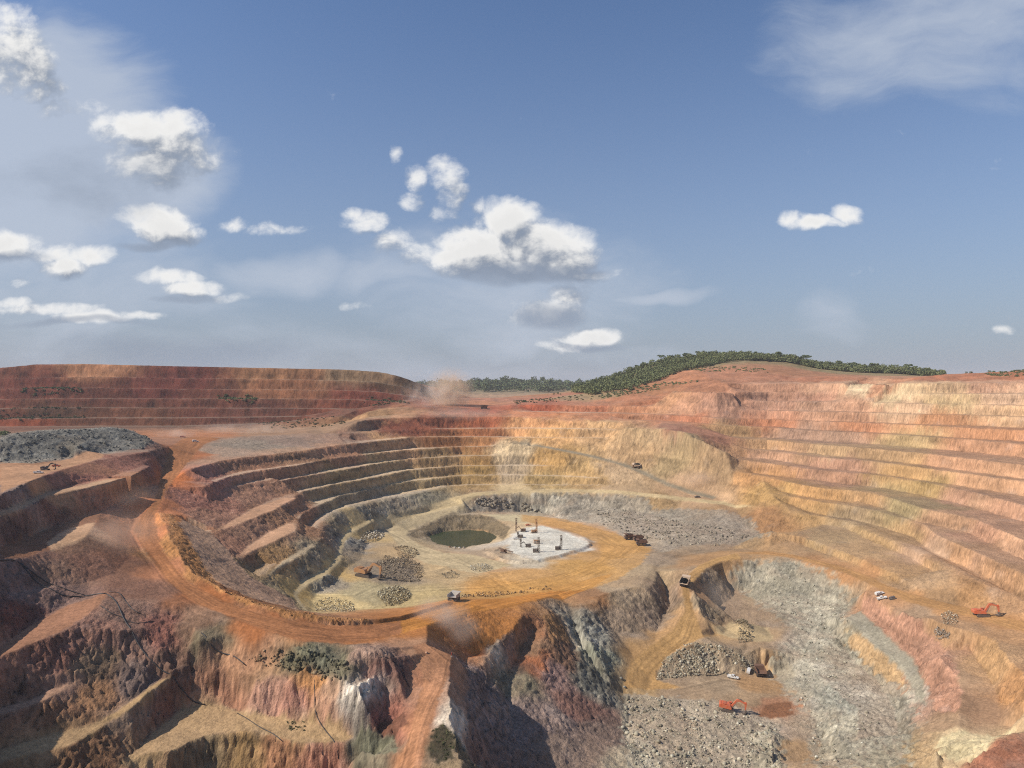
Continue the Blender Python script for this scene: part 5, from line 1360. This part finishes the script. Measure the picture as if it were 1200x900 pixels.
p1 = seat(make_pickup('white pickup with open bed in the lower pit, nearest the grey mound', WHITE), 859, 795, D(-28), 1.15)
def pickup(label, px, py, rz, sc=1.0, src=None):
    p = copy_tree(src or p1); p['label'] = label; seat(p, px, py, rz, sc, span=1.4); return p
pc = seat(make_pickup('small white covered pickup in the lower pit, beside the brown haul truck', WHITE, canopy=True), 877, 787, D(65), 1.0, span=1.4)
pickup('white pickup parked on the rim below the tan road', 1034, 702, D(-20), 1.05)
pickup('white covered pickup behind another white one on the rim below the tan road', 1031, 697, D(12), 1.05, pc)
pickup('white pickup beside the small charcoal excavator on the plateau', 45, 555, D(10), .95)
pickup('pale pickup driving on the junction of the haul road', 229, 518, D(30), 1.1, pc)
pickup('white pickup on the left edge of the white drill pad', 605, 632, D(4), 1.0)
pd = seat(make_pickup('dark pickup on the bench road below the sloping road', DARKB), 817, 583, D(175), 1.05, span=1.4)
po = seat(make_pickup('orange pickup behind the tall drill masts', ORANGE), 619, 616, D(8), .9, span=1.4)
pickup('small orange pickup on the pale plateau beside the rock bank', 66, 547, D(20), .9, po)
pr = seat(make_pickup('red brown pickup at the top of the haul road junction', REDP), 214, 512.5, D(10), .95, span=1.4)

# drill rigs
seat(make_rig('brown drill rig with a boom held mast at the back left of the pad', RUSTY, 'boom', 12.5), 613, 623, D(186), 1.0)
r2 = seat(make_rig('rust orange drill rig with the tallest mast at the back of the white pad', OCHRE, 'upright', 12.5), 626, 624.5, D(12), 1.0)
r3 = seat(make_rig('dark drill rig with a boom reaching left in the middle of the white pad', STEEL, 'boom', 9.5), 619, 641, D(182), .95)
r4 = seat(make_rig('dark drill rig with an upright mast at the front of the white pad', STEEL, 'upright', 12.0), 628, 647, D(-4), 1.0)
r5 = copy_tree(r4); r5['label'] = 'dark drill rig with an upright mast on the right of the white pad'; seat(r5, 654, 644.5, D(4), 1.0)
seat(make_rig('brown drill rig with its mast lowered left of the white pad', RUSTY, 'lowered'), 590, 648, D(-22), 1.0)
r7 = seat(make_rig('low dark drill rig with a short mast behind the white pickup', STEEL, 'upright', 6.0), 610, 630, D(170), .9)

def make_cabin():
    e = empty('site_cabin'); tag(e, 'cream site cabin with an orange roof between the drill rigs', 'cabin')
    MB().box((0, 0, 1.5), (4.8, 2.4, 2.3), .05).build('wall', CREAM, e)
    MB().prism([(-2.6, 2.66), (2.6, 2.66), (2.5, 2.9), (-2.5, 2.9)], -1.4, 1.4, .03).build('roof', OCHRE, e)
    MB().box((0, 0, .2), (4.6, .3, .3)).box((0, .9, .2), (4.6, .2, .3)).box((0, -.9, .2), (4.6, .2, .3)).build('skid', STEEL, e)
    MB().box((-1.3, -1.21, 1.4), (.9, .05, 1.9), .01).build('door', GREY, e)
    MB().box((.9, -1.21, 1.8), (1.2, .05, .8), .01).build('window', GLASS, e)
    return e
seat(make_cabin(), 628.5, 637, D(4), 1.0, span=1.5)

def make_generator():
    e = empty('generator'); tag(e, 'black generator set right of the white pickups on the rim', 'generator')
    MB().box((0, 0, 1.0), (3.2, 1.5, 1.3), .08).build('housing', DARKB, e)
    MB().box((0, 0, .3), (3.4, 1.6, .16)).build('skid', STEEL, e)
    MB().tube((1.0, .3, 1.6), (1.0, .3, 2.2), .08).build('exhaust', STEEL, e)
    g = MB()
    for i in range(6): g.box((-1.2 + i * .2, -.76, 1.0), (.08, .04, .8), .01)
    g.build('vent', GREY, e)
    return e
seat(make_generator(), 1046, 702.5, D(-10), 1.0, span=1.2)

def post(px, py, h, label, mat, head, headmat):
    e = empty('marker_post'); tag(e, label, 'post', 'slender posts standing about the pit')
    MB().tube((0, 0, 0), (0, 0, h), .07, .05, n=8).build('pole', mat, e)
    MB().box((0, 0, .12), (.6, .6, .24), .05).build('base', GREY, e)
    if head == 'cross': MB().box((0, 0, h * .93), (1.3, .1, .12), .02).build('crossarm', headmat, e)
    else: MB().box((0, 0, h * .72), (.34, .3, h * .5), .05).build('marker', headmat, e)
    seat(e, px, py, 0, 1.0, tilt=False)
post(801.5, 755.5, 4.6, 'thin dark pole on the crest of the grey mound', STEEL, 'cross', STEEL)
post(529, 770, 2.0, 'red marker post at the tip of the spur by the dust cloud', STEEL, 'box', REDP)
post(613, 660, 2.6, 'dark post with brown marker in front of the white pad', STEEL, 'box', RUSTY)
post(568, 646, 2.4, 'dark post left of the lowered drill rig', STEEL, 'box', DARKB)

# ------------------------------------------------------------------ trees and scrub
def leaf_material(name, c1, c2):
    m = bpy.data.materials.new(name); m.use_nodes = True
    t = m.node_tree; b = t.nodes['Principled BSDF']; b.inputs['Roughness'].default_value = .8; b.inputs['Specular IOR Level'].default_value = .1
    g = nd(t, 'ShaderNodeNewGeometry')
    n = nd(t, 'ShaderNodeTexNoise'); n.inputs['Scale'].default_value = .35; n.inputs['Detail'].default_value = 4
    t.links.new(g.outputs['Position'], n.inputs['Vector'])
    r = nd(t, 'ShaderNodeMapRange'); r.inputs['From Min'].default_value = .35; r.inputs['From Max'].default_value = .65
    t.links.new(n.outputs['Fac'], r.inputs['Value'])
    x = nd(t, 'ShaderNodeMix', data_type='RGBA'); x.inputs['A'].default_value = (*c1, 1); x.inputs['B'].default_value = (*c2, 1)
    t.links.new(r.outputs[0], x.inputs['Factor']); t.links.new(x.outputs['Result'], b.inputs['Base Color'])
    return m
LEAF = leaf_material('forest leaves', (.10, .12, .05), (.20, .21, .09))
LEAFD = leaf_material('dark forest leaves', (.07, .095, .045), (.14, .16, .07))
SCRUB = leaf_material('scrub leaves', (.06, .068, .028), (.13, .125, .06))
BARK = paint('bark', (.16, .12, .09), .9, .2)

def leaves_mesh(name, clumps, n, size, mat, seed):
    """leaf sized faces strewn through ellipsoid clumps (centre, radii)"""
    r = np.random.default_rng(seed)
    w = np.array([c[3] * c[4] * c[5] for c in clumps]) ** .66; w /= w.sum()
    k = r.choice(len(clumps), n, p=w)
    Cn = np.array(clumps, np.float32)[k]
    d = r.normal(size=(n, 3)); d /= np.linalg.norm(d, axis=1, keepdims=True)
    d[:, 2] = np.where(d[:, 2] < -.35, -d[:, 2] * .5, d[:, 2])
    p = Cn[:, :3] + d * Cn[:, 3:6] * r.uniform(.6, 1.05, (n, 1))
    nrm = d * .7 + r.normal(size=(n, 3)) * .6; nrm /= np.linalg.norm(nrm, axis=1, keepdims=True)
    t = np.cross(nrm, r.normal(size=(n, 3))); t /= np.linalg.norm(t, axis=1, keepdims=True)
    b = np.cross(nrm, t)
    s = size * r.uniform(.5, 1.3, (n, 1))
    V = np.stack([p - t * s - b * s * .6, p + t * s - b * s * .7, p + t * s * .8 + b * s * .7, p - t * s * .7 + b * s * .8], 1).reshape(-1, 3).astype(np.float32)
    me = bpy.data.meshes.new(name)
    me.vertices.add(4 * n); me.vertices.foreach_set('co', V.ravel())
    me.loops.add(4 * n); me.loops.foreach_set('vertex_index', np.arange(4 * n, dtype=np.int32))
    me.polygons.add(n); me.polygons.foreach_set('loop_start', np.arange(0, 4 * n, 4, dtype=np.int32))
    me.update(); me.materials.append(mat)
    return me

def tree_proto(seed, h, spread, mat, umbrella=False):
    r = random.Random(seed)
    e = empty('forest_tree')
    tk = MB().tube((0, 0, -1), (0, 0, h * .55), h * .028, h * .018, n=7)
    cl = []
    nb = 7 if umbrella else 9
    for i in range(nb):
        a = i * 2.4 + r.uniform(-.4, .4); rr = spread * (r.uniform(.35, .8) if i else 0)
        z = h * (r.uniform(.74, .9) if umbrella else r.uniform(.45, .88))
        x, y = rr * math.cos(a), rr * math.sin(a)
        tk.tube((0, 0, h * r.uniform(.35, .52)), (x * .85, y * .85, z), h * .012, h * .005, n=5)
        q = spread * r.uniform(.3, .5)
        cl.append((x, y, z, q, q, q * (.5 if umbrella else .75)))
    tk.build('trunk', BARK, e)
    me = leaves_mesh('crown', cl, 520, h * .045, mat, seed)
    c = bpy.data.objects.new('crown', me); COL.objects.link(c); c.parent = e
    return e

PROT = [tree_proto(1, 13, 5.2, LEAFD), tree_proto(2, 11, 4.6, LEAF), tree_proto(3, 15, 6.4, LEAFD, True), tree_proto(4, 12, 3.6, LEAFD)]
_used = [False] * 4
def tree(k, px, Y, rz, sc, label, group='trees on the ridge above the pit', hz=1.0):
    x = (px - 600) / F * Y
    if _used[k]: t = copy_tree(PROT[k])
    else: t = PROT[k]; _used[k] = True
    t.location = (x, Y, ground_at(x, Y) - .3); t.rotation_euler = (0, 0, rz); t.scale = (sc, sc, sc * hz)
    tag(t, label, 'tree', group)
    return t
# standing out on the skyline
for a in ((2, 1065, 1180, .3, 1.1, 'broad dark tree, left of the two standing alone at the right end of the wood'),
          (3, 1088, 1160, 1.0, 1.15, 'rounded dark tree, right of the two standing alone at the right end of the wood'),
          (2, 775, 1310, .9, 1.1, 'umbrella crowned tree on the left shoulder of the wooded hill, higher of a pair'),
          (3, 785, 1305, 2.0, 1.0, 'small crowned tree beside the umbrella tree on the left shoulder of the wooded hill'),
          (2, 945, 1240, 1.4, 1.2, 'wide dark tree rising highest over the right slope of the wooded hill'),
          (2, 912, 1260, 2.4, 1.0, 'flat topped tree on the crest where the wooded hill begins to fall right'),
          (3, 963, 1235, .2, 1.05, 'slim tree just right of the widest dark tree on the hill'),
          (0, 1000, 1210, .7, 1.2, 'rounded tree rising over the middle of the wood on the right'),
          (3, 1030, 1195, .7, 1.0, 'narrow tree left of the gap in the wood on the right'),
          (2, 588, 2680, .7, 1.5, 'far umbrella shaped tree breaking the skyline of the distant hill'),
          (3, 682, 1285, .7, .8, 'lone small tree at the left foot of the wooded hill')):
    tree(a[0], a[1], a[2], a[3], a[4], a[5])
rt = random.Random(21)
def scatter(n, px0, px1, Y0, Y1, ok, label, group, smin, smax):
    c = 0; tries = 0
    while c < n and tries < n * 30:
        tries += 1
        px = rt.uniform(px0, px1); Y = rt.uniform(Y0, Y1)
        if not ok(px, Y): continue
        tree(rt.choice((0, 1, 1, 3)), px, Y, rt.uniform(0, 6), rt.uniform(smin, smax), label, group, rt.uniform(.85, 1.15)); c += 1
def crest(px):   # distance of the hill crest
    return float(np.interp(px, [600, 640, 680, 720, 750, 780, 820, 870, 920, 960, 1000, 1060, 1100, 1200], [1250, 1270, 1290, 1300, 1300, 1300, 1300, 1300, 1280, 1260, 1240, 1220, 1200, 1150]))
scatter(85, 690, 930, 1180, 1310, lambda p, Y: Y > crest(p) - (90 if p < 840 else 40) and Y < crest(p) + 10, 'dark green tree in the wood on the hill behind the pit', 'trees of the wooded hill', .4, 1.05)
scatter(75, 925, 1100, 1150, 1270, lambda p, Y: crest(p) - 70 < Y < crest(p) + 10, 'dark tree in the belt of wood behind the right wall', 'trees of the wood behind the right wall', .45, 1.25)
scatter(10, 1130, 1260, 900, 1000, lambda p, Y: True, 'low tree on the far right rim of the pit', 'trees on the far right rim', .3, .45)
scatter(14, 645, 760, 1090, 1150, lambda p, Y: True, 'small dark bush tree on the red bank before the wooded hill', 'bushes on the red bank', .28, .5)

def wood(name, n, px0, px1, Yf, label, mat, size, leafn=46, seed=1):
    """crowns of a far wood that reads as one mass"""
    r = np.random.default_rng(seed)
    cl = []
    for _ in range(n):
        px = r.uniform(px0, px1); Y = Yf(px, r)
        if Y is None: continue
        x = (px - 600) / F * Y; g = ground_at(x, Y); s = size * (r.uniform(.55, 1.1) + .9 * r.uniform(0, 1) ** 6)
        cl.append((x, Y, g + s * .55, s * .8, s * .8, s * .75))
        cl.append((x + r.uniform(-.4, .4) * s, Y, g + s * 1.0, s * .5, s * .5, s * .45))
    me = leaves_mesh(name, cl, len(cl) * leafn, size * .17, mat, seed)
    o = bpy.data.objects.new(name, me); COL.objects.link(o)
    tag(o, label, None, None, 'stuff')
def f_hill(px, r):
    c = crest(px)
    front = float(np.interp(px, [672, 690, 740, 770, 800, 830, 860, 890, 930, 1000, 1100], [110, 265, 275, 240, 190, 160, 115, 75, 50, 85, 70]))
    return c - r.uniform(-25, front)
wood('forest', 4600, 672, 1105, f_hill, 'mixed green wood covering the hill behind the pit', LEAF, 5.0, 26, 2)
wood('forest', 1500, 430, 800, lambda p, r: r.uniform(2150, 2760), 'blue green forest on the distant hill in the gap', LEAFD, 12.0, 22, 3)

def scrub(outline, n, size, label, mat=SCRUB, seed=4, leafn=26):
    A = [pick(HG, a, b) for a, b in parse(outline)]
    A = np.array([a[:2] for a in A if a is not None])
    r = np.random.default_rng(seed)
    Q = r.uniform(A.min(0), A.max(0), (n * 8, 2)); Q = Q[inside([tuple(p) for p in A], Q[:, 0], Q[:, 1])][:n]
    z = look(HG, Q[:, 0], Q[:, 1]) + EYE
    s = size * r.uniform(.5, 1.3, len(Q))
    cl = [(Q[i, 0], Q[i, 1], z[i] + .2 * s[i], s[i], s[i], s[i] * .7) for i in range(len(Q))]
    if not cl: return
    me = leaves_mesh('scrub', cl, len(cl) * leafn, size * .3, mat, seed)
    o = bpy.data.objects.new('scrub', me); COL.objects.link(o); tag(o, label, None, None, 'stuff')
scrub("24,456 60,455 96,456 98,463 60,465 26,464", 110, 2.0, 'dark green scrub on the upper bench of the waste dump', LEAFD, 5)
scrub("255,463 300,462 305,473 262,474", 90, 2.0, 'green scrub patch on the middle of the waste dump', LEAF, 6)
scrub("0,480 60,478 104,480 100,490 40,492 0,492", 130, 1.8, 'brownish scrub on the lower bench of the waste dump', SCRUB, 7)
scrub("300,495 340,492 400,489 410,496 350,501 310,503", 120, 1.3, 'low green weeds below the foot of the dump', SCRUB, 8)
scrub("430,463 470,466 480,473 440,476 425,472", 80, 1.8, 'scrub on the right end of the waste dump', SCRUB, 9)
scrub("700,463 740,456 780,447 830,446 790,452 745,461 705,468", 160, 1.7, 'strip of green scrub along the red bank', LEAF, 10)
scrub("600,470 640,467 700,463 700,467 640,472 605,474", 120, 1.5, 'green weeds along the foot of the red bank', SCRUB, 11)
scrub("810,432 860,430 900,433 900,437 850,436 812,436", 120, 1.5, 'grass and scrub below the cleared patch on the hill', LEAF, 12)
scrub("0,508 0,513 10,508 8,506", 20, 2.0, 'green scrub behind the grey mound', LEAF, 13)
scrub("505,858 520,846 532,862 531,886 512,894 502,878", 26, .5, 'dark scrub on the spur beside the track', SCRUB, 14)
scrub("336,846 346,844 362,848 358,856 340,857", 26, .4, 'small green tuft patch on the dry bench under the cliff', SCRUB, 15)
scrub("1150,437 1200,434 1230,434 1230,438 1160,441", 110, 1.4, 'dark green fringe of scrub on the right rim', LEAFD, 18)

# ------------------------------------------------------------------ dust in the air
def dust(px, py, half, lift, dens, color, label, rz=0.0, noise=.09):
    p = pick(HG, px, py)
    bm = bmesh.new(); bmesh.ops.create_icosphere(bm, subdivisions=3, radius=1)
    me = bpy.data.meshes.new('dust_cloud'); bm.to_mesh(me); bm.free()
    o = bpy.data.objects.new('dust_cloud', me); COL.objects.link(o)
    o.location = (p[0], p[1], ground_at(p[0], p[1]) + lift); o.scale = half; o.rotation_euler = (0, 0, rz)
    m = bpy.data.materials.new('airborne dust'); m.use_nodes = True
    t = m.node_tree; t.nodes.clear(); L = t.links.new
    out = nd(t, 'ShaderNodeOutputMaterial'); v = nd(t, 'ShaderNodeVolumePrincipled')
    v.inputs['Color'].default_value = (*color, 1); v.inputs['Anisotropy'].default_value = .2
    tc = nd(t, 'ShaderNodeTexCoord'); ln = nd(t, 'ShaderNodeVectorMath', operation='LENGTH'); L(tc.outputs['Object'], ln.inputs[0])
    fo = nd(t, 'ShaderNodeMapRange', interpolation_type='SMOOTHSTEP'); L(ln.outputs['Value'], fo.inputs['Value'])
    fo.inputs['From Min'].default_value = .98; fo.inputs['From Max'].default_value = .0
    fo.inputs['To Min'].default_value = 0; fo.inputs['To Max'].default_value = 1
    g = nd(t, 'ShaderNodeNewGeometry')
    n = nd(t, 'ShaderNodeTexNoise'); n.inputs['Scale'].default_value = noise; n.inputs['Detail'].default_value = 4
    L(g.outputs['Position'], n.inputs['Vector'])
    nr = nd(t, 'ShaderNodeMapRange'); L(n.outputs['Fac'], nr.inputs['Value']); nr.inputs['From Min'].default_value = .3; nr.inputs['From Max'].default_value = .72
    a = nd(t, 'ShaderNodeMath', operation='MULTIPLY'); L(fo.outputs[0], a.inputs[0]); L(nr.outputs[0], a.inputs[1])
    b = nd(t, 'ShaderNodeMath', operation='MULTIPLY'); L(a.outputs[0], b.inputs[0]); b.inputs[1].default_value = dens
    L(b.outputs[0], v.inputs['Density']); L(v.outputs[0], out.inputs['Volume'])
    me.materials.append(m)
    tag(o, label, None, None, 'stuff')
TAN = (.93, .80, .67)
dust(517, 728, (17, 12, 10), 4, .2, TAN, 'tan dust cloud behind the truck on the orange road', .2)
dust(541, 752, (13, 10, 10), 5, .12, TAN, 'thin dust drifting down the orange face')
dust(140, 640, (30, 36, 15), 6, .045, (.84, .62, .47), 'brown dust hanging over the slope left of the haul road')
dust(150, 590, (20, 42, 9), 3, .03, (.85, .64, .50), 'thin brown dust drifting across the left benches')
dust(527, 475, (44, 26, 42), 18, .17, (.95, .76, .56), 'orange dust plume rising in the gap on the skyline')
dust(505, 478, (55, 20, 30), 18, .04, (.97, .90, .82), 'pale dust blowing off the end of the waste dump')
dust(290, 508, (80, 16, 10), 5, .05, TAN, 'dust hanging over the road to the haul junction')
dust(205, 512, (30, 14, 8), 3, .06, TAN, 'dust at the top of the haul road')
dust(845, 715, (16, 22, 14), 8, .04, (.80, .70, .58), 'grey dust in the dark pocket of the lower pit')
dust(820, 568, (34, 18, 12), 6, .06, TAN, 'dust at the end of the sloping road')
dust(540, 490, (70, 30, 12), 5, .03, TAN, 'faint dust along the far crest of the pit')
